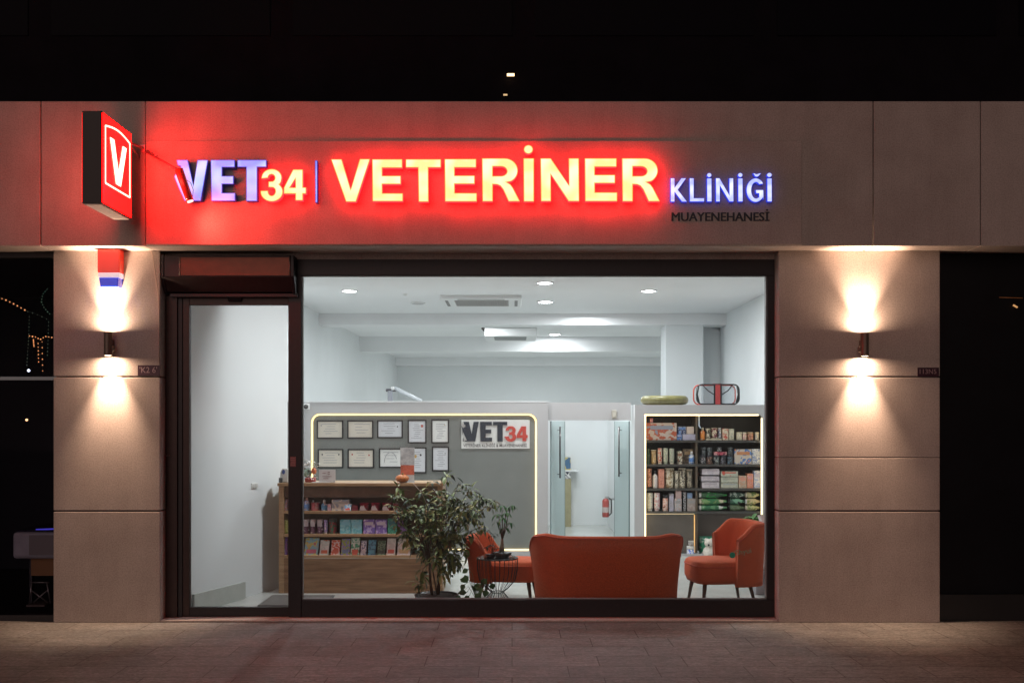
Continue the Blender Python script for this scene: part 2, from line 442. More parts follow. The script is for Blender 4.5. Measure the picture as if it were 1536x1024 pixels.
# sticker on the mullion
st = thing('sticker', 'small pinkish printed sticker on the black mullion beside the door', 'sticker', (wx(440), WY - .006, wz(700)))
MB().box(wx(435.5), wx(444), WY - .0065, WY - .0045, wz(699.5), wz(684.5)).build('backing', M('sticker_pink', (.22, .10, .10), .5, nscale=60, namt=.4), st)
b = MB()
for r_, (a, c) in enumerate([(436, 443), (436, 443), (437, 442), (436, 443), (436, 443)]):
    y = 686.5 + r_ * 2.6; b.box(wx(a), wx(c), WY - .0075, WY - .0066, wz(y + .9), wz(y))
b.build('print', M('sticker_light', (.34, .22, .22), .5), st)
# decal on the window glass
dc = thing('window_decal', 'teal dot and slanted pale green lettering stuck on the window glass', 'decal', (X(1110, WY + .04), WY + .04, Z(832, WY + .04)))
teal = M('teal_vinyl', (.02, .30, .20), .5); palegr = M('pale_green_vinyl', (.16, .36, .24), .5)
dy = WY + .043
MB().prism([(X(1098.5 + 4.3 * math.cos(t / 9 * PI), dy), Z(832 - 4.6 * math.sin(t / 9 * PI), dy)) for t in range(18)], dy - .0012, dy + .001).build('dot', teal, dc)
put_text('iShyui', X(1101, dy), X(1127, dy), Z(833, dy), Z(823, dy), dy - .001, .001, 'lettering', palegr, dc, rot=.16)

# ---- glass door
dr = thing('glass_door', 'tall narrow glass entrance door in a dark bronze frame', 'door', (wx(358), WY, .02))
MB().box(wx(248), wx(266), WY - .004, WY + .1, .02, wz(440)).build('jamb', bronze, dr, bevel=.003)
MB().box(wx(266), wx(273), WY + .012, WY + .1, .02, wz(446)).build('jamb', black_m, dr, bevel=.003)
MB().box(wx(266), wx(433), WY + .005, WY + .1, wz(446), wz(440)).build('head_rail', bronze, dr, bevel=.003)
lf = MB(); lf.box(wx(273), wx(283), WY + .02, WY + .07, .025, wz(446)); 
lf.build('stile', bronze, dr, bevel=.003)
MB().box(wx(431.5), wx(433), WY + .02, WY + .07, .025, wz(446)).build('stile', bronze, dr)
MB().box(wx(283), wx(431.5), WY + .02, WY + .07, wz(457), wz(446)).build('top_rail', bronze, dr, bevel=.003)
MB().box(wx(283), wx(431.5), WY + .02, WY + .07, .025, wz(911)).build('bottom_rail', black_m, dr, bevel=.003)
MB().box(wx(283), wx(431.5), WY + .043, WY + .047, wz(911), wz(457)).build('pane', clear, dr)
MB().prism_x([(WY + .02, wz(446)), (WY - .02, wz(446)), (WY - .005, wz(452)), (WY + .02, wz(450))], wx(342), wx(362)).build('door_closer', black_m, dr)
hd = MB(); hd.tube([(wx(249), WY - .03, wz(683)), (wx(256), WY - .03, wz(683))], .004, 8); hd.tube([(wx(250), WY - .03, wz(683)), (wx(250), WY - .03, wz(760))], .004, 8); hd.tube([(wx(255), WY - .03, wz(683)), (wx(255), WY, wz(683))], .004, 8)
hd.build('handle', M('dark_steel', (.12, .11, .11), .3, .8), dr)

# ---- roller shutter box
BY = .0
rb = thing('shutter_box', 'dark bronze shutter box with sloped underside over the glass door', 'shutter box', (X(345, BY), .1, Z(434, BY)))
gl_br = M('glossy_bronze', (.11, .032, .018), .3, .6, nscale=12, namt=.15)
prof = [(BY, Z(383, BY)), (BY, Z(415, BY)), (BY + .07, Z(436, BY)), (WY - .006, Z(438, BY)), (WY - .006, Z(383, BY))]
MB().prism_x(prof, X(246, BY), X(436, BY)).build('housing', M('dark_bronze', (.032, .022, .024), .42, .5, nscale=20, namt=.2), rb, bevel=.004)
MB().box(X(271, BY), X(434, BY), BY - .008, BY + .004, Z(413.5, BY), Z(386, BY)).build('front_panel', gl_br, rb, bevel=.002)
for px in (270, 435):
    MB().tube([(X(px, BY), BY - .012, Z(413, BY)), (X(px, BY), BY - .012, Z(386.5, BY))], .0035, 6).build('trim_strip', M('worn_metal', (.35, .3, .27), .4, .7), rb)
MB().prism_x([(p[0], p[1]) for p in [(BY - .004, Z(383, BY)), (BY - .004, Z(414, BY)), (BY + .066, Z(438, BY)), (WY - .007, Z(441, BY)), (WY - .007, Z(383, BY))]], X(436, BY), X(441, BY)).build('end_cap', black_m, rb, bevel=.004)
MB().prism_x([(p[0], p[1]) for p in [(BY - .004, Z(382, BY)), (BY - .004, Z(414, BY)), (BY + .066, Z(438, BY)), (WY - .007, Z(441, BY)), (WY - .007, Z(382, BY))]], X(241.5, BY), X(246, BY)).build('end_cap', black_m, rb, bevel=.004)
MB().box(X(250, BY), X(443, BY), WY - .045, WY - .008, Z(443, BY), Z(438.5, BY)).build('guide_rail', black_m, rb)

# ---- the main sign: backing panel and channel letters
side_red = M('red_return', (.6, .01, .012), .4, emit=(1, .004, .006), es=14)
side_navy = M('navy_return', (.012, .014, .045), .35, emit=(.05, .06, .5), es=.10)
face_warm = emit_var('warm_white_face', (1.0, .78, .30), (1.0, .94, .66), 1.12, 5)
face_cool = emit_var('cool_blue_face', (.18, .30, .95), (.46, .70, 1.0), 1.1, 4.5)
face_ice = emit_var('ice_blue_face', (.42, .50, .98), (.90, .96, 1.0), 1.08, 9)
SGY = FY - .013
sg = thing('shop_sign', 'long illuminated shop sign with raised white and blue channel letters', 'sign', (X(710, SGY), SGY, Z(365, SGY)))
MB().box(X(219, SGY), X(1203, SGY), SGY, FY - .001, Z(367, SGY), Z(211, SGY)).build('backing_panel', stone, sg, bevel=.004)

def V_(): pass
rim_warm = M('warm_rim', (1, .5, .1), .3, emit=(1, .42, .07), es=1.0)  # light falloff at the letter edges, put into a rim's glow colour
rim_cool = M('blue_rim', (.1, .12, .6), .3, emit=(.06, .08, .62), es=.9)
def inset(pts, d):
    n = len(pts); a = sum(pts[i][0] * pts[(i + 1) % n][1] - pts[(i + 1) % n][0] * pts[i][1] for i in range(n)); s = 1 if a > 0 else -1
    out = []
    for i in range(n):
        p, q, r = Vector(pts[i - 1]), Vector(pts[i]), Vector(pts[(i + 1) % n])
        e1, e2 = (q - p), (r - q)
        if e1.length < 1e-7 or e2.length < 1e-7: out.append(tuple(q)); continue
        n1 = Vector((-e1.y, e1.x)).normalized() * s; n2 = Vector((-e2.y, e2.x)).normalized() * s
        m = n1 + n2
        if m.length < 1e-4: out.append(tuple(q)); continue
        m.normalize(); k = d / max(.45, m.dot(n1)); out.append(tuple(q + m * k))
    return out
def letters(defs, ox, oy, k, plane_y, depth, face, side, parent, gap=.012, tf=None, nm='letter', rim=.0055):
    for polys in defs:
        yf = plane_y - gap - depth
        W = [[((X(ox + x / k, yf)) if tf is None else tf(x, y)[0], (Z(oy + y / k, yf)) if tf is None else tf(x, y)[1]) for x, y in p] for p in polys]
        cx = sum(p[0] for p in W[0]) / len(W[0]); cz = min(p[1] for p in W[0])
        W = [[(x - cx, z - cz) for x, z in p] for p in W]
        me = curve_mesh(W, depth)
        o = link_mesh(me, nm, [face, side], parent, (cx, yf, cz))
        for p in me.polygons: p.material_index = 0 if p.normal.y < -.9 else 1
        if rim:
            me.materials[0] = rim_warm if face is face_warm else rim_cool
            W2 = [inset(W[0], rim)] + [inset(h, -rim) for h in W[1:]]
            fm = curve_mesh(W2, .002)
            fo = link_mesh(fm, 'face', [face], o, (cx, yf - .0021, cz)); fo.location = (0, -.0021, 0)
        me.name = nm
VET = [
 [[(90, 92), (195, 92), (247, 330), (283, 92), (382, 92), (315, 470), (165, 470), (110, 350), (68, 245), (95, 200), (128, 190), (128, 150), (102, 143)]],
 [[(405, 92), (628, 92), (628, 160), (512, 160), (512, 240), (617, 240), (617, 315), (512, 315), (512, 396), (632, 396), (632, 470), (412, 470)]],
 [[(652, 92), (920, 92), (920, 158), (835, 158), (835, 472), (733, 472), (733, 158), (652, 158)]]]
VETS = [[[(68, 245), (92, 310), (106, 360), (110, 468), (57, 468), (60, 310)]]]
three = [(872, 264)] + arc(968, 255, 93, 80, 172, 0, 12) + [(1055, 292), (1040, 318)] + arc(968, 385, 103, 90, 48, -180, 18) + [(866, 376), (938, 376)] + arc(968, 380, 34, 42, 180, 360, 10) + [(998, 360), (982, 345), (938, 343), (938, 291), (980, 289)] + arc(966, 258, 32, 34, -30, 180, 10)
four = [[(1165, 180), (1255, 180), (1255, 345), (1285, 345), (1285, 403), (1255, 403), (1255, 465), (1187, 465), (1187, 403), (1080, 403), (1080, 348)], [(1187, 262), (1187, 346), (1136, 346)]]
NUM = [[three], four]
BAR = [[[(1367, 98), (1389, 98), (1390, 485), (1370, 485)]]]
letters(VET, 250, 225, 6.144, SGY, .05, face_cool, side_navy, sg)
letters(NUM, 250, 225, 6.144, SGY, .05, face_warm, side_red, sg, gap=.04)
letters(BAR, 250, 225, 6.144, SGY, .05, face_cool, side_navy, sg, nm='divider_bar')

def Ep(x, y0=165, y1=523, w=262): return [[(x, y0), (x + w * .98, y0), (x + w * .98, y0 + 72), (x + 86, y0 + 72), (x + 86, y0 + 141), (x + w * .935, y0 + 141), (x + w * .935, y0 + 212), (x + 86, y0 + 212), (x + 87, y0 + 290), (x + w, y0 + 291), (x + w, y1), (x + 4, y1)]]
def Rp(dx): 
    o = [(1098, 157), (1290, 157)] + arc(1290, 262, 114, 105, 90, -60, 14)[1:] + [(1306, 360), (1340, 378), (1362, 408), (1422, 524), (1325, 524), (1280, 425), (1255, 392), (1228, 380), (1190, 378), (1190, 524), (1103, 524)]
    h = [(1190, 226), (1262, 226)] + arc(1262, 267, 50, 41, 90, -90, 10)[1:] + [(1190, 308)]
    return [[(x + dx, y) for x, y in o], [(x + dx, y) for x, y in h]]
L1 = [[[(37, 165), (128, 165), (205, 425), (283, 163), (370, 163), (250, 527), (165, 527)]], Ep(388), [[(675, 165), (975, 165), (975, 235), (867, 235), (869, 527), (785, 527), (780, 235), (675, 235)]], Ep(1006, 163, 525, 275)]
letters(L1, 490, 210, 5.689, SGY, .05, face_warm, side_red, sg, gap=.05)
Idot = arc(299, 81, 39, 37, 0, 344, 22)
L2 = [Rp(-1195), [[(257, 157), (347, 157), (347, 525), (260, 525)]], [Idot], [[(402, 157), (490, 157), (646, 388), (643, 157), (730, 157), (733, 523), (642, 523), (490, 293), (492, 523), (407, 523)]], Ep(780, 157, 523, 277), Rp(0)]
letters(L2, 740, 210, 5.689, SGY, .05, face_warm, side_red, sg, gap=.05)
def Is(x): return [[(x, 182), (x + 58, 182), (x + 60, 465), (x + 2, 465)]]
G_ = arc(1160, 326, 113, 145, 42, 322, 26) + [(1255, 440), (1255, 322), (1158, 322), (1164, 366), (1200, 366), (1200, 415)] + arc(1164, 328, 56, 98, 300, 48, 20) + [(1250, 250)]
K3 = [[[(127, 180), (178, 180), (178, 292), (258, 180), (320, 180), (218, 322), (330, 467), (265, 467), (178, 350), (178, 467), (127, 467)]],
 [[(357, 180), (411, 180), (411, 422), (537, 422), (537, 465), (360, 465)]], Is(568), [arc(597, 144, 29, 27, 0, 342, 18)],
 [[(675, 180), (723, 180), (842, 388), (838, 180), (890, 180), (893, 465), (840, 465), (726, 270), (728, 465), (677, 465)]],
 Is(945), [arc(973, 143, 29, 27, 0, 342, 18)], [G_], [[(1125, 122), (1145, 120), (1165, 131), (1185, 128), (1205, 120), (1229, 122), (1195, 158), (1175, 166), (1155, 162)]], Is(1298), [arc(1326, 142, 31, 27, 0, 342, 18)]]
side_blue = M('blue_return', (.02, .03, .3), .4, emit=(.04, .07, 1), es=.7)
letters(K3, 990, 245, 8.084, SGY, .03, face_ice, side_blue, sg, rim=.003)
yt = SGY - .006
for _d in (-.5, .5): put_text('MUAYENEHANESİ', X(1007.8 + _d, yt), X(1153.8 + _d, yt), Z(331.5, yt), Z(314, yt), yt - _d * .001, .006, 'lettering', M('black_letter', (.008, .010, .022), .4), sg)

# ---- projecting blade sign
BN, BF = -.88, None
sN = sc(-.96); dN = F / sN; dF = dN * 640 / 594.0; yN, yF = -.96, YC + dF
bx0, bx1 = (123 - CX) / sN, (152.5 - CX) / sN
bz0, bz1 = EZ + (636 - 305) / sN, EZ + (636 - 166.5) / sN
bl = thing('blade_sign', 'double sided red lightbox sign with a white letter, projecting from the fascia', 'sign', ((bx0 + bx1) / 2, yF, bz0))
MB().box(bx0, bx1, yN, yF, bz0, bz1).build('casing', M('black_casing', (.02, .012, .012), .5), bl, bevel=.004)
red_face = M('lit_red_face', (.7, .02, .02), .3, emit=(1, .0007, .0006), es=31)
wht_face = M('lit_white_mark', (1, .95, .85), .3, emit=(1, .66, .45), es=3.4)
und = M('pale_underside', (.75, .66, .62), .6, nscale=30, namt=.15)
MB().box(bx0 + .012, bx1 - .012, yN + .012, yF - .012, bz0 - .006, bz0 + .001).build('underside', und, bl)
H, Wd = bz1 - bz0, yF - yN
for sgn, xf in ((1, bx1), (-1, bx0)):
    # arched-top lit face
    def P3(u, v, d): return (xf + sgn * d, yN + u * Wd, bz0 + v * H)
    def slab(pts, d0, d1, name, mat):
        m = MB(); pp = [(yN + u * Wd, bz0 + v * H) for u, v in pts]
        m.prism_x(pp, min(xf + sgn * d0, xf + sgn * d1), max(xf + sgn * d0, xf + sgn * d1)); return m.build(name, mat, bl)
    slab([(.02, .015), (.98, .015), (.98, .985), (.02, .985)], -.001, .004, 'face', red_face if sgn > 0 else M('lit_red_face_dim', (.7, .02, .02), .3, emit=(1, .003, .002), es=8))
    # border line: outer minus inner as 4 bars with an arched top
    def bar(pts): slab(pts, .0045, .0065, 'border_line', wht_face)
    ou = [(.10, .24), (.93, .24), (.93, .87)]
    m = MB()
    def strip(path, w):
        for i in range(len(path) - 1):
            (u0, v0), (u1, v1) = path[i], path[i + 1]
            du, dv = (u1 - u0) * Wd, (v1 - v0) * H; l = math.hypot(du, dv); nu, nv = -dv / l * w, du / l * w
            pp = [(yN + u0 * Wd - nu, bz0 + v0 * H - nv), (yN + u1 * Wd - nu, bz0 + v1 * H - nv), (yN + u1 * Wd + nu, bz0 + v1 * H + nv), (yN + u0 * Wd + nu, bz0 + v0 * H + nv)]
            m.prism_x(pp, min(xf + sgn * .0045, xf + sgn * .0065), max(xf + sgn * .0045, xf + sgn * .0065))
    top = [(.10 + .83 * i / 8, .865 + .045 * math.sin(PI * (i / 8)) ) for i in range(9)]
    strip([(.10, .865), (.10, .24), (.93, .24), (.93, .865)], .006); strip(top, .006)
    m.build('border_line', wht_face, bl)
    slab([(.25, .775), (.375, .775), (.525, .43), (.68, .775), (.80, .775), (.60, .30), (.45, .30)], .0045, .009, 'letter', wht_face)
# bracket and hanging red tube
steel = M('painted_steel', (.42, .30, .30), .35, .5)
BT = bz1 - .22
br = thing('sign_bracket', 'thin steel bracket arm tying the blade sign back to the fascia', 'bracket', (X(205, FY), FY, Z(222, FY)))
a0 = (bx1 - .02, yF - .002, Z(214, yF)); 
MB().tube([a0, (X(214, -.24), FY - .03, Z(222, -.24)), (X(214, -.22), FY, Z(222, -.22))], .010, 8).build('arm', steel, br)
MB().tube([a0, (X(208, -.24), FY - .01, Z(237, -.24))], .006, 8).build('brace', steel, br)
MB().box(X(211, FY), X(219, FY), FY - .018, FY - .0005, Z(229, FY), Z(217, FY)).build('wall_plate', steel, br, bevel=.002)
ar = thing('spot_arm', 'slim grey arm carrying a hanging red tube before the first blue letter', 'lamp arm', (X(226, -.3), FY, Z(230, -.3)))
pA, pB, pC = (X(220, -.235), -.26, Z(228, -.24)), (X(262, -.40), -.40, Z(252, -.40)), (X(268, -.40), -.40, Z(254, -.40))
pD = at(285, 301, -.37)
MB().tube([(pA[0], FY - .001, pA[2]), pA, pB, pC], .0085, 8).build('arm', M('mauve_steel', (.20, .10, .13), .4, .5), ar)
MB().tube([at(221, 226, -.27), at(232, 232, -.29), at(236, 234.5, -.30)], .006, 8).build('clamp', M('worn_chrome', (.7, .6, .6), .25, .8), ar)
MB().tube([pC, pD], [.034, .03], 16).build('tube', M('red_tube', (.62, .10, .07), .25, .2, coat=.5), ar)
MB().tube([at(279.5, 270, -.36), at(286, 274, -.37), at(290, 285, -.37), at(289, 294, -.37), at(284, 300, -.37)], .0022, 6).build('cable', black_m, ar)

_l = bpy.data.lights.new('red_spot', 'SPOT'); _l.spot_size = math.radians(165); _l.spot_blend = 1; _l.shadow_soft_size = .06; _l.energy = 42; _l.color = (1, .03, .02)
_o = bpy.data.objects.new('red_spot', _l); C.objects.link(_o); _o.parent = ar; _p = Vector(pD) + Vector((.012, -.07, -.09)); _o.location = _p - ar.location
_o.rotation_euler = (Vector(pD) - Vector((X(380, FY), FY, Z(345, FY)))).to_track_quat('Z', 'Y').to_euler()
MB().tube([Vector(pD) - Vector((0, 0, .001)), Vector(pD) + (Vector(pD) - Vector(pC)).normalized() * .012], .024, 14).build('lens', M('tube_lens', (1, .8, .75), .3, emit=(1, .55, .5), es=2), ar)
# ---- wall sconces
sconce_m = M('sconce_metal', (.16, .13, .105), .45, .4)
lens_m = M('lamp_lens', (1, .9, .7), .3, emit=(1, .78, .5), es=14)
WARM = (1, .665, .45)
def lamp_area(name, loc, rot, size, energy, color, parent=None, spread=180, shape='DISK', sy=None):
    l = bpy.data.lights.new(name, 'AREA'); l.shape = shape; l.size = size; l.energy = energy; l.color = color; l.spread = math.radians(spread)
    if sy: l.size_y = sy
    o = bpy.data.objects.new(name, l); C.objects.link(o); o.rotation_euler = rot
    if parent: o.parent = parent; o.location = Vector(loc) - root_loc(parent)
    else: o.location = loc
    return o
def lamp_spot(name, loc, rot, ang, blend, r, energy, color, parent):
    l = bpy.data.lights.new(name, 'SPOT'); l.spot_size = math.radians(ang); l.spot_blend = blend; l.shadow_soft_size = r; l.energy = energy; l.color = color
    o = bpy.data.objects.new(name, l); C.objects.link(o); o.rotation_euler = rot; o.parent = parent; o.location = Vector(loc) - root_loc(parent)
    return o
def sconce(px, y0, y1, lab, side):
    yy = -.075; x = X(px, yy); zt, zb = Z(y0, yy), Z(y1, yy)
    t = thing('wall_sconce', lab, 'wall lamp', (x, 0, (zt + zb) / 2), group='up-and-down wall lamps on the pillars')
    r = .033
    MB().lathe(x, yy, [(r - .004, zb + .012), (r - .004, zb), (r, zb), (r, zb + .004), (r, zt - .004), (r, zt), (r - .004, zt), (r - .004, zt - .012)], 24, cap=False).build('housing', sconce_m, t)
    MB().box(x - .02, x + .02, yy + r - .008, -.0005, zb + .06, zt - .06).build('mount', sconce_m, t)
    MB().lathe(x + side * .036, yy + .01, [(.004, zb + .035), (.016, zb + .04), (.016, zb + .075), (.004, zb + .08)], 12).build('knob', sconce_m, t)
    MB().lathe(x, yy, [(.001, zt - .012), (r - .0045, zt - .012), (r - .0045, zt - .010), (.001, zt - .010)], 20).build('lens', lens_m, t)
    MB().lathe(x, yy, [(.001, zb + .001), (r - .0045, zb + .001), (r - .0045, zb + .004), (.001, zb + .006)], 20).build('lens', lens_m, t)
    for s_, z in ((1, zt + .004), (-1, zb - .004)):
        rot = (PI, 0, 0) if s_ > 0 else (0, 0, 0)
        lamp_area('sconce_glow', (x, yy, z), rot, .05, 6, WARM, t, 175)
        lamp_spot('sconce_beam', (x, yy + .012, z), (rot[0] - s_ * math.radians(4), 0, 0), 66, 1.0, .02, 200, WARM, t)
sconce(162, 498, 533, 'cylindrical wall lamp shining up and down beneath the red and blue beacon', 1)
sconce(1297, 499, 534, 'cylindrical wall lamp shining up and down on the broad pillar by the window', -1)

# ---- alarm beacon above the left sconce
be = thing('alarm_beacon', 'red, white and blue box beacon mounted under the fascia above a wall lamp', 'beacon', (X(162.5, -.06), 0, Z(430, -.06)))
yb = -.10
MB().box(X(146, yb), X(179, yb), yb, -.0005, Z(408.5, yb), ZS - .002).build('red_housing', M('beacon_red', (.75, .035, .02), .28, coat=.6, emit=(1, .03, .01), es=.35), be, bevel=.006)
MB().box(X(147, yb), X(178.5, yb), yb + .001, -.001, Z(416, yb), Z(408.7, yb)).build('white_band', M('beacon_white', (.9, .88, .95), .35, emit=(1, .85, .95), es=.5), be, bevel=.003)
MB().prism([(X(148, yb), Z(416.2, yb)), (X(177.5, yb), Z(416.2, yb)), (X(176, yb), Z(430, yb)), (X(150, yb), Z(430, yb))], yb + .002, -.002).build('blue_lens', M('beacon_blue', (.01, .06, .75), .15, coat=.8, emit=(0, .03, 1), es=.35), be, bevel=.004)
cb = MB(); cb.tube([at(226, 376, -.012), at(229, 384, -.012), at(232, 405, -.012), at(235, 425, -.012), at(237.5, 448, -.012), at(238, 470, -.012), at(238, 545, -.012)], .0028, 6)
solo(cb, 'cable', M('pale_cable', (.62, .5, .42), .5), 'thin pale cable running down the pillar edge from the fascia', 'cable', at(228, 545, -.012))

# ---- number plates
def plate(x0, x1, y0, y1, txt, lab):
    y = -.006; t = thing('number_plate', lab, 'plate', (X((x0 + x1) / 2, y), 0, Z(y1, y)))
    MB().box(X(x0, y), X(x1, y), y, -.0004, Z(y1, y), Z(y0, y)).build('backing', M('plum_plate', (.045, .014, .028), .4, .2), t, bevel=.001)
    put_text(txt, X(x0 + 3, y), X(x1 - 4, y), Z(y1 - 4, y), Z(y0 + 2.5, y), y - .0015, .0014, 'lettering', M('plate_ink', (.33, .22, .24), .5), t)
plate(206.5, 239.5, 547.5, 563, "'K2 6'", 'small dark plum number plate at the door-side edge of the pillar')
plate(1376.5, 1408.5, 551, 564.5, "113N5", 'small dark plum number plate at the outer edge of the broad pillar')

# ---- dark neighbouring shopfronts
xL0, xL1 = -7.0, X(80, 0)
nl = thing('neighbouring_shopfront', 'dark glazed shopfront beside the pillar, with a thin light rail', 'shopfront', ((xL0 + xL1) / 2, .1, 0))
MB().box(xL0, xL1 - .002, .10, .104, .02, ZS - .02).build('pane', glass('smoked_glass', (.8, .8, .85), .02), nl)
MB().box(xL0, xL1 - .002, .06, .14, 0, .05).build('bottom_rail', black_m, nl)
MB().box(xL0, xL1 - .002, .08, .13, Z(570, .1), Z(565, .1)).build('transom', M('transom_metal', (.10, .12, .13), .2, .8), nl)
MB().box(xL0, xL1 - .002, .05, .14, ZS - .05, ZS - .002).build('top_rail', black_m, nl)
bk = MB(); bk.box(xL0, xL1 + .6, 3.0, 3.1, 0, ZS); bk.box(xL1 + .55, xL1 + .6, .9, 3.0, 0, ZS); bk.box(xL0 - .1, xL0, 0, 3.1, 0, ZS); bk.box(xL0, xL1 + .6, .15, 3.1, ZS - .01, ZS + .05)
tag(bk.build('neighbour_wall', M('dark_room', (.016, .016, .02), .8)), kind='structure')
nf = MB(); nf.box(xL0, xL1 + .6, .14, 3.0, .001, .012)
tag(nf.build('neighbour_floor', M('dark_floor', (.02, .018, .016), .6)), kind='structure')
fz = thing('display_counter', 'pale rounded counter unit in the dark shop beside the pillar', 'counter', (X(60, .6), .6, .012))
yc_ = .55
MB().box(X(18, yc_), X(120, yc_), yc_, 1.3, Z(838, yc_), Z(798, yc_)).build('body', M('counter_grey', (.5, .5, .52), .4, nscale=8, namt=.15), fz, bevel=.03)
MB().box(X(22, yc_), X(119, yc_), yc_ + .03, 1.28, Z(798, yc_) - .003, Z(795, yc_)).build('glass_top', M('top_dark', (.03, .03, .05), .15), fz)
MB().box(X(44, yc_), X(110, yc_), yc_ - .006, yc_ + .01, Z(832, yc_), Z(802, yc_)).build('front_panel', M('counter_panel', (.3, .27, .25), .4), fz)
MB().tube([(X(50, yc_), yc_ + .05, Z(795, yc_) + .002), (X(80, yc_), yc_ + .05, Z(793.5, yc_))], .006, 8).build('light_strip', M('violet_led', (.2, .2, 1), .4, emit=(.12, .10, 1), es=.5), fz)
MB().box(X(40, yc_), X(118, yc_), yc_ + .08, 1.2, Z(865, yc_), Z(838, yc_) - .002).build('drawer', M('tan_board', (.4, .2, .07), .6), fz)
for px in (36, 112):
    MB().box(X(px, yc_), X(px + 4, yc_), yc_ + .1, yc_ + .14, .012, Z(838, yc_)).build('leg', M('counter_leg', (.05, .05, .05), .5), fz)
sl = thing('folding_stool', 'thin metal stool frame under the pale counter', 'stool', (X(60, .5), .5, .012))
sf = MB()
for a, b_ in (((48, 872), (44, 905)), ((70, 872), (76, 905)), ((50, 903), (72, 884)), ((46, 884), (72, 903)), ((46, 873), (74, 873))):
    sf.tube([at(a[0], a[1], .5), at(b_[0], b_[1], .5)], .007, 6)
sf.build('frame', M('stool_metal', (.35, .33, .3), .35, .7), sl)
MB().box(X(46, .5), X(73, .5), .42, .6, Z(907, .5), Z(904, .5)).build('foot_board', M('stool_board', (.14, .10, .08), .6), sl)
# bridge lights reflected in the dark glass, built as glowing beads behind it
def lights(pts, n, col, es, r, lab, hang=None, Y=.8):
    path = [at(x, y, Y) for x, y in pts]
    t = thing('reflected_light', lab, 'reflection', path[0])
    MB().tube(path, .0022, 5).build('wire', M('reflection_thread', (.03, .04, .035), .5), t)
    m = M('glint_%s' % str(col), (1, .8, .5), .4, emit=col, es=es)
    L = [0]
    for i in range(1, len(path)): L.append(L[-1] + (Vector(path[i]) - Vector(path[i - 1])).length)
    base = None
    for k in range(n):
        d = L[-1] * (k + .5) / n; i = max(j for j in range(len(L)) if L[j] <= d); i = min(i, len(L) - 2)
        f = (d - L[i]) / (L[i + 1] - L[i]); p = Vector(path[i]).lerp(Vector(path[i + 1]), f)
        MB().ball((p.x, p.y, p.z - r * .4), r * random.uniform(.75, 1.15), 8, 6).build('glint', m, t)
OR = (.3, .11, .035); TE = (.03, .18, .12)
lights([(-6, 444), (10, 450), (24, 457), (40, 466)], 8, OR, 5, .0075, 'drooping orange light reflections at the top of the dark shop glass')
lights([(72, 432), (64, 441), (62, 452), (66, 461), (72, 468), (76, 472)], 11, TE, .9, .005, 'curled teal light reflections near the pillar edge')
lights([(38, 466), (52, 470), (66, 476), (73, 480)], 5, TE, .35, .004, 'faint grey-green reflected strand between the orange and teal beads')
lights([(44, 472), (43, 505), (41, 535), (40, 550)], 15, TE, .35, .0038, 'faint green vertical reflection dropping to the light rail')
lights([(73, 480), (72, 510), (71, 535)], 10, TE, .3, .0038, 'faint green vertical reflection beside the pillar')
lights([(42, 503), (54, 505), (60, 509), (68, 504), (80, 506)], 9, OR, 2.2, .006, 'short level row of reflected orange lights in the dark glass')
for i, (px, y0, y1) in enumerate(((50, 508, 520), (57, 512, 545), (63, 508, 560))):
    lights([(px, y0), (px + 1, y1)], 6, OR, .5, .005, ['shortest', 'middle', 'longest'][i] + ' of the amber reflections under the level orange row')
def glow_ball(px, py, r, col, es, lab):  # single reflected lights in the same glass, built as glowing balls
    Y = .8; t = MB(); t.ball(at(px, py, Y), r, 12, 8)
    solo(t, 'reflected_glint', M('glow_%d' % px, (1, .9, .8), .4, emit=col, es=es), lab, 'glint', at(px, py, Y))
glow_ball(43, 555.5, .012, (.75, .85, 1), 5, 'single reflected bluish white bulb just above the light rail')
glow_ball(40, 629.5, .011, (1, .5, .2), 4, 'single small reflected amber bulb below the light rail')

xR0, xR1 = X(1410, 0), 7.2
nr = thing('dark_shopfront', 'black closed shopfront beyond the broad pillar with a low ledge', 'shopfront', ((xR0 + xR1) / 2, .1, 0))
MB().box(xR0 + .002, xR1, .12, .2, 0, ZS - .002).build('panel', M('black_panel', (.004, .004, .006), .5, spec=.2, nscale=2, namt=.4), nr)
MB().box(xR0 + .002, xR1, .07, .119, 0, Z(890, .1)).build('ledge', M('black_ledge', (.010, .010, .011), .5), nr, bevel=.004)
ol = thing('amber_reflection', 'dim amber reflection in the black shopfront', 'lamp', at(1523, 459, .1))  # small reflection in the black glass, built from glowing rods
MB().tube([at(1520, 457.5, .1), at(1526, 461, .1)], .008, 8).build('glint', M('amber_glint', (1, .7, .3), .4, emit=(1, .5, .2), es=.5), ol)
MB().tube([at(1499, 446, .105), at(1534, 447, .105)], .003, 6).build('arm', M('amber_streak', (.2, .08, .03), .4, emit=(1, .3, .08), es=.05), ol)
# ================================================================ interior
wallm = M('white_plaster', (.72, .745, .755), .8, nscale=1.5, namt=.03, bump=.08, bscale=60)
ceilm = M('ceiling_paint', (.80, .81, .82), .85, nscale=1.2, namt=.02)
part_m = M('partition_paint', (.44, .435, .44), .6, nscale=2, namt=.03)
floor_m = M('pale_floor', (.50, .515, .49), .22, nscale=2.2, namt=.12)
LW, RW, CZ, BKY = -2.88, 3.2, 3.3, 16.7
def struct(name, m, mb): return tag(mb.build(name, m), kind='structure')
struct('floor', floor_m, MB().box(-3.2, 4.3, .325, 17, -.1, .004))
struct('ceiling', ceilm, MB().box(-3.2, 4.3, .345, 17, CZ, CZ + .1))
struct('left_wall', wallm, MB().box(LW - .12, LW, .345, 17, .004, CZ))
struct('right_wall', wallm, MB().box(RW, RW + .12, .345, 7.0, .004, CZ))
struct('back_wall', wallm, MB().box(LW, 4.1, BKY, BKY + .12, .004, CZ))
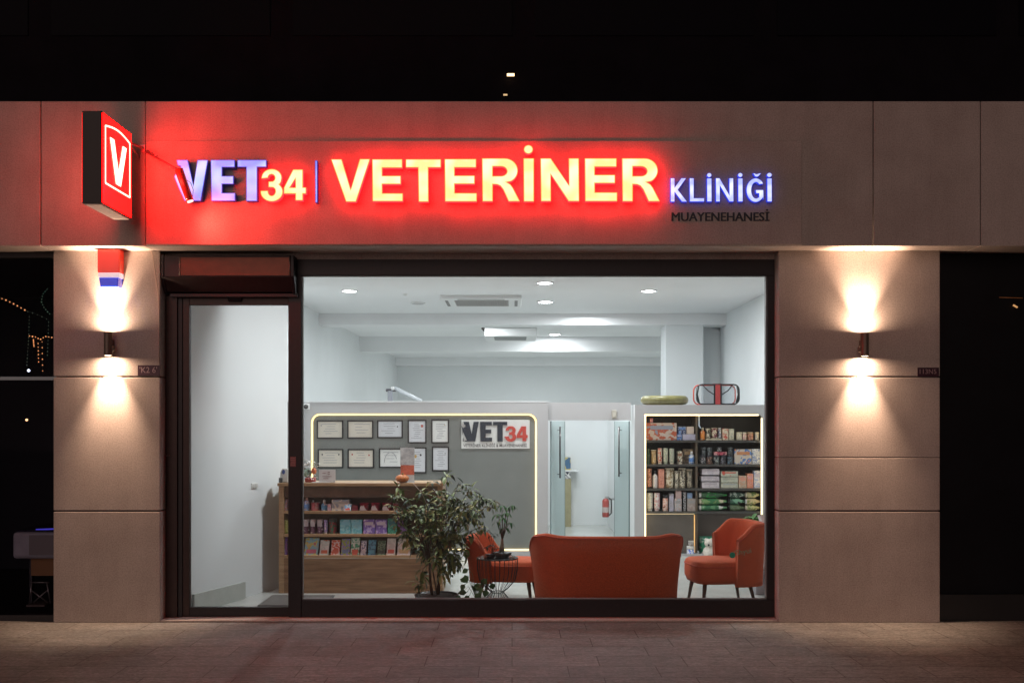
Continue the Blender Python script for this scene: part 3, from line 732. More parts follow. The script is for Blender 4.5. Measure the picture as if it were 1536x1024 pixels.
struct('rear_side_wall', wallm, MB().box(4.0, 4.12, 7.0, BKY, .004, CZ))
struct('alcove_wall', wallm, MB().box(2.95, 4.0, 7.02, 7.14, .004, CZ))
struct('column', wallm, MB().box(2.3, 2.86, 6.6, 7.1, .004, CZ))
struct('ceiling_beam', ceilm, MB().box(LW, RW, 6.55, 6.95, 3.13, CZ))
o = struct('ceiling_beam', ceilm, MB().box(LW, 4.0, 10.5, 10.9, 3.02, CZ))
struct('cornice_step', ceilm, MB().box(LW, 4.0, 16.3, BKY, 3.1, CZ))
# wedge wall seen through the door, its inner face slanting towards the counter
ew = MB(); pts = [(LW, .345), (LW, 1.9), (-2.30, 1.9), (-2.80, .345)]
ew.v = [(x, y, z) for z in (.004, CZ) for x, y in pts]; ew.f = [(0, 1, 2, 3), (7, 6, 5, 4), (0, 3, 7, 4), (3, 2, 6, 7), (2, 1, 5, 6), (1, 0, 4, 5)]; ew.sm = [False] * 6
struct('entrance_wall', wallm, ew)
sk = MB(); a_ = at(281, 913, .45); 
def onwall(px, off=0.0):
    # point on slanted wall face at screen column px
    k = (px - CX) / F
    # x = -2.80 + (y-.345)*m ; x = k*(y-YC)
    m = .50 / 1.555; y = (-2.80 - .345 * m + k * YC) / (k - m)
    return (k * (y - YC), y)
p0, p1 = onwall(288), onwall(365)
h0 = Z(891, p0[1]); h1 = Z(872, p1[1])
n_ = Vector((1.555, -.50)).normalized() * .025
sk.v = [(p0[0], p0[1], .005), (p1[0], p1[1], .005), (p1[0], p1[1], h1), (p0[0], p0[1], h0)]
sk.v += [(x + n_.x, y + n_.y, z) for x, y, z in sk.v]
sk.f = [(0, 1, 2, 3), (7, 6, 5, 4), (4, 5, 1, 0), (5, 6, 2, 1), (6, 7, 3, 2), (7, 4, 0, 3)]; sk.sm = [False] * 6
struct('skirting', M('skirting_stone', (.46, .48, .45), .5, nscale=5, namt=.1), sk)
px_, py_ = onwall(381)
sw_ = thing('light_switch', 'small white double light switch on the wall behind the glass door', 'switch', (px_, py_ - .01, Z(733, py_)))
ang = math.atan2(.43, 1.555)
for k, dx in ((0, 0), (1, .012)):
    w_ = [.045, .016][k]; 
for nm_, w, h, d0, d1, m in (('plate', .11, .052, 0, .010, M('switch_white', (.75, .75, .72), .4)), ('rocker', .040, .036, .010, .014, M('switch_grey', (.55, .55, .53), .4)), ('rocker', .040, .036, .010, .014, None)):
    m = m or M('switch_grey', (.55, .55, .53), .4)
    sh = 0 if nm_ == 'plate' else (-.024 if sw_.get('n') is None else .024)
    if nm_ == 'rocker': sw_['n'] = 1
    b = MB(); tx, ty = math.sin(-ang + PI / 2) , 0
    tdir = Vector((.50, 1.555)).normalized(); nd = Vector((1.555, -.50)).normalized()
    zc = Z(728, py_); P0 = Vector((px_, py_)) + tdir * sh
    q = [P0 + tdir * (-w / 2) + nd * d0, P0 + tdir * (w / 2) + nd * d0, P0 + tdir * (w / 2) + nd * d1, P0 + tdir * (-w / 2) + nd * d1]
    b.v = [(p.x, p.y, zc - h / 2) for p in q] + [(p.x, p.y, zc + h / 2) for p in q]
    b.f = [(3, 2, 1, 0), (4, 5, 6, 7), (0, 1, 5, 4), (1, 2, 6, 5), (2, 3, 7, 6), (3, 0, 4, 7)]; b.sm = [False] * 6
    b.build(nm_, m, sw_, bevel=.001)
del sw_['n']
dm = thing('doormat', 'dark grey ribbed doormat on the pale floor inside the door', 'doormat', (X(402, 1.0), .95, .005))
b = MB(); b.box(-2.30, -1.70, .70, 1.25, .005, .016); b.build('backing', M('mat_rubber', (.12, .12, .12), .8), dm)
b = MB()
for i in range(11): b.box(-2.29, -1.71, .715 + i * .049, .74 + i * .049, .016, .021)
b.build('rib', M('mat_rib', (.22, .22, .21), .9), dm)

# ---- downlights
dl_lens = M('downlight_lens', (1, 1, 1), .4, emit=(.95, .98, 1), es=30)
dl_ring = M('downlight_ring', (.8, .8, .8), .4)
COOL = (.95, .975, 1.0)
def downlight(px, Y, w, lab, en):
    r = w / 2 / sc(Y); x = X(px, Y)
    t = thing('downlight', lab, 'downlight', (x, Y, CZ), group='round downlights in the clinic ceiling')
    MB().lathe(x, Y, [(r, CZ - .0005), (r * 1.18, CZ - .001), (r * 1.2, CZ - .008), (r * 1.02, CZ - .014), (r, CZ - .008)], 24, cap=False).build('trim_ring', dl_ring, t)
    MB().lathe(x, Y, [(.002, CZ - .010), (r, CZ - .009), (r, CZ - .002), (.002, CZ - .001)], 24).build('lens', dl_lens, t)
    lamp_area('downlight_lamp', (x, Y, CZ - .016), (0, 0, 0), r * 2, en, COOL, t)
EN = 35
downlight(524, 4.0, 21, 'round white downlight nearest the glass door in the ceiling', EN)
downlight(973, 4.0, 21, 'round white downlight over the lit product cabinet', EN)
downlight(817, 3.3, 22, 'upper of the two central downlights, just under the window head', EN)
downlight(818, 5.1, 21, 'lower of the two central downlights, beside the flush ceiling vent', EN)
downlight(640, .95, 21, 'added downlight above the window head, out of view, brightening the entrance', EN * 2.0)  # added lamp, out of view, to brighten the wall behind the door
downlight(832.5, 9.95, 16, 'farther downlight beyond the first beam beside the boxy air unit', EN)
lamp_area('added_rear_fill', (.6, 13.4, 3.25), (0, 0, 0), 1.2, 110, COOL)  # added fill lights without fixtures, brighten the rear room
lamp_area('added_rear_fill', (-.6, 7.6, 3.25), (0, 0, 0), .9, 34, COOL)
lamp_area('added_corridor_fill', (1.1, 6.2, 3.25), (0, 0, 0), .25, 18, COOL)  # added fill light, no fixture, lightens the corridor

# ---- ceiling items
def ceil_disc(px, py, r, lab, name='ceiling_speaker', cat='speaker'):
    d = (CZ - EZ) * F / (HY - py); Y = d + YC; x = X(px, Y)
    t = thing(name, lab, cat, (x, Y, CZ))
    MB().lathe(x, Y, [(r, CZ - .001), (r, CZ - .012), (r * .9, CZ - .016)], 24).build('rim', dl_ring, t)
    MB().lathe(x, Y, [(r * .86, CZ - .016), (r * .8, CZ - .019)], 24).build('grille', M('speaker_grey', (.48, .49, .5), .6), t)
ceil_disc(627, 454, .10, 'pale round flush speaker in the ceiling near the vent')
ceil_disc(608, 441, .028, 'tiny white sprinkler disc in the ceiling', 'sprinkler', 'sprinkler')
ac = thing('air_vent', 'square white cassette air vent flush in the clinic ceiling', 'air vent', (-.41, 4.95, CZ))
acw = M('ac_white', (.76, .77, .77), .45)
ax0, ax1, ay0, ay1, az = X(664, 4.95), X(782, 4.95), 4.45, 5.45, CZ - .045
m = MB(); m.v = []
b = MB()
b.box(ax0, ax1, ay0, ay0 + .17, az, CZ - .001); b.box(ax0, ax1, ay1 - .17, ay1, az, CZ - .001); b.box(ax0, ax0 + .17, ay0 + .17, ay1 - .17, az, CZ - .001); b.box(ax1 - .17, ax1, ay0 + .17, ay1 - .17, az, CZ - .001)
b.build('frame', acw, ac, bevel=.006)
MB().box(ax0 + .17, ax1 - .17, ay0 + .17, ay1 - .17, az + .02, CZ - .001).build('backing', M('ac_dark', (.12, .12, .12), .6), ac)
b = MB()
n = 16
for i in range(n):
    y = ay0 + .18 + (ay1 - ay0 - .37) * i / (n - 1); b.box(ax0 + .17, ax1 - .17, y - .006, y + .006, az + .002, az + .018)
for i in range(22):
    x = ax0 + .18 + (ax1 - ax0 - .37) * i / 21; b.box(x - .004, x + .004, ay0 + .17, ay1 - .17, az + .003, az + .017)
b.build('grille', M('ac_grey', (.40, .40, .39), .5), ac)
b = MB(); b.box(ax0 + .22, ax1 - .22, ay0 + .05, ay0 + .09, az - .004, az + .004); b.build('slot', M('ac_slot', (.2, .2, .2), .6), ac)
b = MB(); b.box(ax0 + .05, ax0 + .09, ay0 + .2, ay1 - .2, az - .004, az + .004); b.box(ax1 - .09, ax1 - .05, ay0 + .2, ay1 - .2, az - .004, az + .004); b.build('slot', M('ac_slot', (.2, .2, .2), .6), ac)
au = thing('air_unit', 'boxy white air unit hanging from the ceiling beyond the first beam', 'air unit', (0, 8.6, CZ))
MB().box(X(727, 8.1), X(805.5, 8.1), 8.1, 9.1, 3.10, 3.235).build('body', acw, au, bevel=.015)
MB().box(X(741, 8.1), X(790, 8.1), 8.25, 8.85, 3.092, 3.101).build('grille', M('ac_dk', (.22, .24, .24), .6), au)
MB().box(X(727, 8.1), X(805, 8.1), 8.3, 8.9, 3.235, 3.299).build('mount', M('ac_grey', (.40, .40, .39), .5), au)
MB().tube([(X(722, 8.1), 8.5, 3.28), (X(727, 8.1) + .02, 8.5, 3.2)], .025, 8).build('pipe', M('pipe_dark', (.1, .1, .1), .6), au)
cd = thing('dome_camera', 'small dome camera high on the grey partition corner', 'camera', at(459, 610, 4.13))
c0 = at(459, 609, 4.12)
MB().box(c0[0] - .05, c0[0] + .04, 4.125, 4.149, c0[2] - .04, c0[2] + .03).build('mount', dl_ring, cd, bevel=.005)
MB().ball((c0[0], 4.11, c0[2] - .005), .03, 12, 8).build('dome', M('dome_dark', (.05, .05, .05), .15), cd)

# ---- left partition wall with a backlit recess
PY = 4.15
pl0, pl1, pz1 = LW, X(822, PY), Z(603, PY)
pa = thing('partition_wall', 'low grey partition with a rounded recess edged by a warm LED line', 'partition', ((pl0 + pl1) / 2, PY, 0))
hole = rrect(X(466, PY), X(805.5, PY), Z(826, PY), Z(620, PY), .11, 8)
me = curve_mesh([[(pl0, .005), (pl1, .005), (pl1, pz1), (pl0, pz1)], hole], .05)
link_mesh(me, 'front_frame', [part_m], pa, (0, PY, 0))
MB().box(pl0, pl1, PY + .0505, PY + .10, .005, pz1 - .001).build('grey_panel', M('grey_panel', (.18, .19, .18), .6, nscale=3, namt=.08), pa)
cap_ = M('cap_white', (.75, .76, .77), .4)
MB().box(pl0, pl1 + .006, PY - .006, PY + .11, pz1, pz1 + .014).build('top_cap', cap_, pa)
ledy = M('warm_led_line', (1, .9, .6), .4, emit=(1, .72, .30), es=1.6)
hh = rrect(X(466, PY) + .012, X(805.5, PY) - .012, Z(826, PY) + .012, Z(620, PY) - .012, .10, 8)
MB().loop([(x, PY + .035, z) for x, z in hh], .011, 6).build('led_line', ledy, pa)

# frames: certificates
PP = PY + .0505
frame_b = M('frame_black', (.012, .012, .014), .35)
papers = [M('paper_cool', (.62, .63, .66), .6), M('paper_warm', (.64, .58, .50), .6), M('paper_white', (.70, .70, .68), .6)]
inkc = M('paper_ink', (.30, .30, .33), .7)
def cert(a, lab, paper, seal=None, lines=6, seed=0):
    k = 5.908; x0, y0, x1, y1 = 440 + a[0] / k, 590 + a[1] / k, 440 + a[2] / k, 590 + a[3] / k
    Y = PP - .02; t = thing('certificate', lab, 'certificate', ((X(x0, Y) + X(x1, Y)) / 2, PP, Z(y1, Y)), group='framed certificates on the grey panel')
    A, B, D, E_ = X(x0, Y), X(x1, Y), Z(y1, Y), Z(y0, Y); w = .016
    b = MB(); b.box(A, B, Y, PP - .001, D, D + w); b.box(A, B, Y, PP - .001, E_ - w, E_); b.box(A, A + w, Y, PP - .001, D + w, E_ - w); b.box(B - w, B, Y, PP - .001, D + w, E_ - w)
    b.build('frame', frame_b, t)
    MB().box(A + w, B - w, Y + .010, PP - .002, D + w, E_ - w).build('sheet', paper, t)
    r = random.Random(seed); b = MB(); W_, H_ = B - A - 2 * w, E_ - D - 2 * w
    for i in range(lines):
        z = E_ - w - H_ * (.16 + .74 * i / lines); c = A + w + W_ * r.uniform(.42, .58); l = W_ * r.uniform(.12, .34)
        b.box(c - l, c + l, Y + .0085, Y + .0098, z - .003, z + .0025)
    b.build('print', inkc, t)
    for (u, v, c, rr) in seal or []:
        MB().prism([(A + w + W_ * u + rr * math.cos(q / 10 * 2 * PI), D + w + H_ * v + rr * 1.2 * math.sin(q / 10 * 2 * PI)) for q in range(10)], Y + .0080, Y + .0096).build('seal', M('seal_' + c, {'red': (.45, .10, .08), 'dark': (.06, .06, .07), 'gold': (.55, .36, .12), 'grey': (.3, .28, .28)}[c], .5), t)
cert((207, 237, 441, 400), 'landscape certificate in the upper corner, nearest the mullion, with a dark side band', papers[1], [(.13, .75, 'grey', .008)], 5, 1)
cert((477, 237, 708, 398), 'landscape certificate in the upper row, second from the mullion', papers[1], None, 4, 2)
cert((742, 235, 970, 395), 'landscape certificate with a dark dot, third in the upper row', papers[0], [(.82, .66, 'dark', .008)], 5, 3)
cert((1013, 232, 1180, 440), 'portrait certificate with a red seal in the upper row', papers[0], [(.8, .76, 'red', .016)], 8, 4)
cert((1222, 228, 1380, 440), 'portrait certificate last in the upper row, towards the wall sign', papers[2], [(.8, .8, 'gold', .006)], 9, 5)
cert((215, 490, 442, 660), 'landscape certificate with two dark emblems, first in the lower row', papers[1], [(.14, .74, 'dark', .009), (.86, .74, 'dark', .009)], 5, 6)
cert((480, 490, 715, 660), 'landscape certificate with two red-brown emblems, second in the lower row', papers[1], [(.14, .74, 'red', .010), (.84, .7, 'red', .010)], 5, 7)
cert((758, 485, 985, 658), 'landscape certificate with an arched drawing behind the leaflet stand', papers[2], None, 4, 8)
cert((1012, 475, 1180, 705), 'portrait certificate half hidden by the leaflet stand', papers[0], [(.72, .72, 'dark', .012), (.40, .66, 'gold', .018)], 8, 9)
cert((1228, 468, 1380, 688), 'portrait certificate last in the lower row, below the plain portrait one', papers[0], [(.82, .74, 'grey', .008)], 9, 10)
# arch drawing
cu_ = [o for o in bpy.data.objects if o.get('label', '').startswith('landscape certificate with an arched')][0]
Y = PP - .0125
def cp(x, y): return (X(440 + x / 5.908, Y), Y, Z(590 + y / 5.908, Y))
MB().tube([cp(x, y) for x, y in arc(862, 610, 55, 90, 180, 20, 12)], .003, 5).build('print', inkc, cu_)

# wall sign
vs = thing('wall_sign', 'white board with raised navy and red letters on the grey panel', 'sign', (X(743, PP), PP, Z(672, PP)))
Y = PP - .02
MB().box(X(692, Y), X(794.5, Y), Y, PP - .001, Z(672.5, Y), Z(629.5, Y)).build('board', M('board_white', (.68, .68, .66), .4, nscale=6, namt=.05), vs, bevel=.003)
navy = M('navy_letter', (.012, .022, .035), .4); redl = M('red_letter', (.48, .055, .04), .4)
def tf(x, y):
    # outside lettering coordinates -> board (crop 680..810 at 11.815)
    u = 150 + (x - 60) / (920 - 60) * (955 - 150); v = 145 + (y - 92) / (472 - 92) * 350
    if x > 866: u = 920 + (x - 866) / (1285 - 866) * (1318 - 920)
    yy = Y - .02
    return (X(680 + u / 11.815, yy), Z(620 + v / 11.815, yy))
def tf1(x, y):
    u = 150 + (x - 60) / (920 - 60) * (955 - 150); v = 145 + (y - 92) / (472 - 92) * 350
    yy = Y - .02
    return (X(680 + u / 11.815, yy), Z(620 + v / 11.815, yy))
letters(VET, 0, 0, 1, Y + .012, .018, navy, navy, vs, tf=tf1, rim=0)
letters(NUM, 0, 0, 1, Y + .012, .018, redl, redl, vs, tf=tf, rim=0)
# cat and dog shape at the edge of the first letter
letters([[[(52, 170), (62, 178), (78, 205), (100, 240), (118, 268), (118, 290), (92, 272), (80, 300), (84, 330), (74, 330), (72, 290), (66, 240)]], [[(78, 470), (84, 400), (92, 400), (94, 470)]], [[(110, 470), (112, 462), (150, 450), (170, 440), (180, 470)]]], 0, 0, 1, Y + .012, .014, navy, navy, vs, tf=tf1, nm='silhouette', rim=0)
put_text('VETERİNER KLİNİĞİ & MUAYENEHANESİ', X(695, Y), X(790, Y), Z(670, Y), Z(664, Y), Y - .003, .003, 'lettering', M('text_dark', (.05, .05, .05), .5), vs, offset=.01)

# ---- corridor opening between the partitions
hp = .35
co = thing('corridor_portal', 'grey lintel wall over the glass-doored corridor opening', 'partition', (1.0, 4.4, 1.7))
MB().box(pl1 + .001, X(945, 4.4), 4.30, 4.40, Z(630, 4.3), Z(603.5, 4.3)).build('header', part_m, co)
struct('corridor_left_wall', wallm, MB().box(pl1 - .06, pl1 - .005, PY + .12, 8.0, .004, 1.90))
RX = X(945, 4.65)
struct('corridor_right_wall', wallm, MB().box(RX + .03, RX + .09, 4.66, 8.0, .004, 1.88))
struct('corridor_end_wall', wallm, MB().box(pl1 - .06, RX + .09, 8.0, 8.06, .004, 2.0))
fgl = glass('frosted_leaf', (.86, .92, .92), .5, veil=.6)
edge = M('glass_edge', (.16, .22, .22), .2)
def gdoor(hx, hy, ex, ey, hz, lab, hand, hpos):
    t = thing('corridor_glass_door', lab, 'glass door', (hx, hy, .01))
    d = Vector((ex - hx, ey - hy)); l = d.length; d.normalize(); n = Vector((-d.y, d.x)) * .005
    def slab(u0, u1, z0, z1, nm, m, th=1, off=0):
        q = [Vector((hx, hy)) + d * u + n * (s * th) + n.normalized() * off for u, s in ((u0, -1), (u1, -1), (u1, 1), (u0, 1))]
        b = MB(); b.v = [(p.x, p.y, z0) for p in q] + [(p.x, p.y, z1) for p in q]
        b.f = [(3, 2, 1, 0), (4, 5, 6, 7), (0, 1, 5, 4), (1, 2, 6, 5), (2, 3, 7, 6), (3, 0, 4, 7)]; b.sm = [False] * 6
        return b.build(nm, m, t)
    slab(.012, l - .012, .02, hz, 'leaf', fgl)
    slab(l - .0115, l, .02, hz, 'edge', edge, 1.3); slab(0, .0115, .02, hz, 'edge', edge, 1.3)
    p = Vector((hx, hy)) + d * (l * hpos) + n.normalized() * hand
    b = MB(); b.tube([(p.x, p.y, .95), (p.x, p.y, 1.62)], .011, 8); q = p - n.normalized() * hand
    for z in (1.0, 1.57): b.tube([(p.x, p.y, z), (q.x, q.y, z)], .006, 6)
    b.build('handle', M('dark_steel', (.12, .11, .11), .3, .8), t)
gdoor(X(826, 4.42), 4.42, X(847, 5.0), 5.0, 1.69, 'frosted glass door leaf opened inward against the grey partition side', -.04, .45)
gdoor(X(944, 4.70), 4.70, X(922, 5.3), 5.3, 1.69, 'frosted glass door leaf opened inward on the cabinet side', .04, .5)
cbx = thing('door_chime', 'small beige chime box on the lintel over the corridor', 'chime', at(922, 627, 4.29))
MB().box(X(918, 4.27), X(925, 4.27), 4.27, 4.2995, Z(627, 4.27), Z(615, 4.27)).build('box', M('beige_plastic', (.45, .42, .36), .5), cbx, bevel=.004)
MB().box(X(919.5, 4.27), X(923.5, 4.27), 4.266, 4.2705, Z(625, 4.27), Z(618, 4.27)).build('cover', M('beige_plastic2', (.55, .52, .45), .5), cbx)
bn = thing('tall_cabinet', 'narrow olive cabinet with a yellow and blue picture, at the corridor end', 'cabinet', (X(852, 7.9), 7.9, .005))
yb_ = 7.7
MB().box(X(847, yb_), X(856.5, yb_), yb_, 7.99, .005, Z(718, yb_)).build('body', M('olive_wood', (.32, .29, .17), .6, nscale=5, namt=.15), bn)
MB().box(X(847, yb_), X(856.5, yb_), yb_ + .1, 7.99, Z(706, yb_), Z(686, yb_)).build('picture', pm((.55, .48, .22), (.06, .14, .25), (.3, .36, .3), 9, seed=3), bn)
MB().box(X(847, yb_), X(868, yb_), yb_ - .02, 7.99, Z(707, yb_), Z(705, yb_)).build('shelf', cap_, bn)
MB().box(X(847.5, yb_), X(856, yb_), yb_ + .02, 7.9, Z(718, yb_) + .001, Z(707.5, yb_)).build('niche', pm((.7, .7, .68), (.05, .06, .1), (.5, .5, .5), 14, seed=5), bn)
tw = thing('fire_extinguisher', 'small red fire extinguisher hanging on the corridor side wall', 'fire extinguisher', at(909, 777, 6.6))
yt_ = 6.6; ex, ez0, ez1 = X(908.5, yt_), Z(775, yt_), Z(747, yt_); er = .052
MB().lathe(ex, yt_, [(er * .9, ez0), (er, ez0 + .01), (er, ez1 - .04), (er * .7, ez1 - .01), (er * .3, ez1)], 18).build('cylinder', M('extinguisher_red', (.34, .06, .05), .4), tw)
MB().box(ex - .012, ex + .05, yt_ - .012, yt_ + .012, ez1 + .002, ez1 + .03).build('handle', M('steel', (.5, .5, .5), .3, .8), tw)
MB().tube([(ex + .02, yt_, ez1 + .02), (ex + .085, yt_, ez1 - .02), (ex + .085, yt_, ez0 + .06), (ex + .05, yt_ - .03, ez0 + .03)], .011, 8).build('hose', M('hose_dark', (.06, .06, .06), .5), tw)
MB().lathe(ex, yt_, [(er * 1.01, ez0 + .07), (er * 1.01, ez0 + .15)], 18, cap=False).build('label', M('ext_label', (.45, .38, .36), .5), tw)
MB().box(ex + .0, ex + .30, yt_ + er * .9, yt_ + er * .9 + .01, ez1 - .03, ez1 + .0).build('bracket', M('steel', (.5, .5, .5), .3, .8), tw)
# rear lamp arm standing behind the partition
el = thing('examination_lamp', 'grey jointed arm lamp rising behind the low partition', 'lamp', at(586, 603, 6.0))
g6 = M('lamp_grey', (.35, .37, .42), .35, .4)
MB().box(X(582, 6), X(589, 6), 5.95, 6.05, 1.2, Z(586, 6)).build('post', g6, el, bevel=.01)
MB().tube([at(579, 585, 6), at(598, 585, 6)], .02, 8).build('crossbar', M('lamp_dark', (.1, .1, .12), .4), el)
MB().tube([at(592, 582, 6), at(632, 602, 6)], .032, 10).build('upper_arm', M('lamp_pale', (.62, .66, .7), .3), el)
MB().tube([at(597, 586, 6), at(630, 603, 6)], .012, 8).build('lower_arm', M('lamp_dark', (.1, .1, .12), .4), el)
MB().ball(at(589, 582.5, 5.95), .03, 10, 8).build('joint', cap_, el)

# ---- product cabinet
QY = 4.15
cab = thing('product_cabinet', 'tall built-in cabinet of dark shelves edged by a warm LED line', 'cabinet', (X(1050, QY), QY, 0))
cz1 = Z(607, QY); cx0, cx1 = X(952, QY), RW - .002
ih = [(X(967, QY), .03), (X(1144, QY), .03), (X(1144, QY), Z(628, QY)), (X(1141, QY), Z(622.5, QY)), (X(1136, QY), Z(621, QY)), (X(967, QY), Z(621, QY))]
me = curve_mesh([[(cx0, .005), (cx1, .005), (cx1, cz1), (cx0, cz1)], ih], .03)
link_mesh(me, 'front_frame', [part_m], cab, (0, QY, 0))
MB().box(cx0, cx0 + .02, QY + .0305, QY + .5, .005, cz1 - .001).build('side_panel', cap_, cab)
MB().box(cx0 + .021, cx1, QY + .0305, QY + .5, cz1 - .03, cz1 - .001).build('top_panel', part_m, cab)
dk = M('shelf_dark', (.055, .053, .047), .45, nscale=12, namt=.15)
MB().box(cx0 + .021, cx1, QY + .38, QY + .40, .03, cz1 - .031).build('back_panel', M('cab_back', (.028, .028, .026), .6), cab)
ix0, ix1 = X(969, QY), X(1143.5, QY)
dvx = X(1045, QY + .05)
shelf_py = [660, 696, 732, 766.5]
for p in shelf_py:
    z = Z(p, QY + .05)
    MB().box(ix0, ix1, QY + .045, QY + .379, z - .030, z).build('shelf', dk, cab, bevel=.002)
MB().box(dvx - .012, dvx + .012, QY + .055, QY + .379, .035, cz1 - .12).build('divider', M('divider_taupe', (.10, .075, .05), .5), cab)
MB().box(ix0 + .002, dvx - .014, QY + .055, QY + .075, .035, Z(771, QY + .05) - .002).build('cupboard_door', M('taupe_board', (.11, .095, .08), .5, nscale=6, namt=.2), cab)
MB().box(dvx + .014, ix1, QY + .25, QY + .27, .04, Z(771, QY + .05) - .002).build('lower_back', M('taupe_board2', (.09, .075, .065), .5), cab)
b = MB()
ledw = M('cabinet_led', (1, .9, .7), .4, emit=(1, .74, .38), es=2.8)
MB().box(X(967, QY), X(969, QY), QY + .002, QY + .028, .04, Z(622, QY)).build('led_line', ledw, cab)
MB().box(X(967, QY), X(1138, QY), QY + .002, QY + .028, Z(623.2, QY), Z(621.3, QY)).build('led_line', ledw, cab)
MB().box(X(1142.2, QY), X(1143.6, QY), QY + .002, QY + .028, .04, Z(627, QY)).build('led_line', ledw, cab)
MB().box(X(1042, QY), X(1043.3, QY), QY + .04, QY + .05, .04, Z(772, QY)).build('led_line', M('amber_led', (1, .7, .3), .4, emit=(1, .45, .10), es=.55), cab)
MB().box(X(970, QY), X(1042, QY), QY + .036, QY + .044, Z(771.2, QY), Z(770.4, QY)).build('led_line', M('amber_led2', (1, .8, .5), .4, emit=(1, .7, .35), es=.22), cab)
cbt = thing('conduit', 'pale bent conduit at the top of the cabinet divider', 'conduit', at(1049, 641, QY + .06))
MB().tube([at(1048.5, 622, QY + .06), at(1048.5, 638, QY + .06), at(1051, 642, QY + .06)], .009, 8).build('pipe', M('pale_blue', (.5, .6, .75), .4), cbt)
MB().tube([at(1048.5, 624, QY + .06), at(1048.5, 625.5, QY + .06)], .012, 8).build('clip', cap_, cbt)
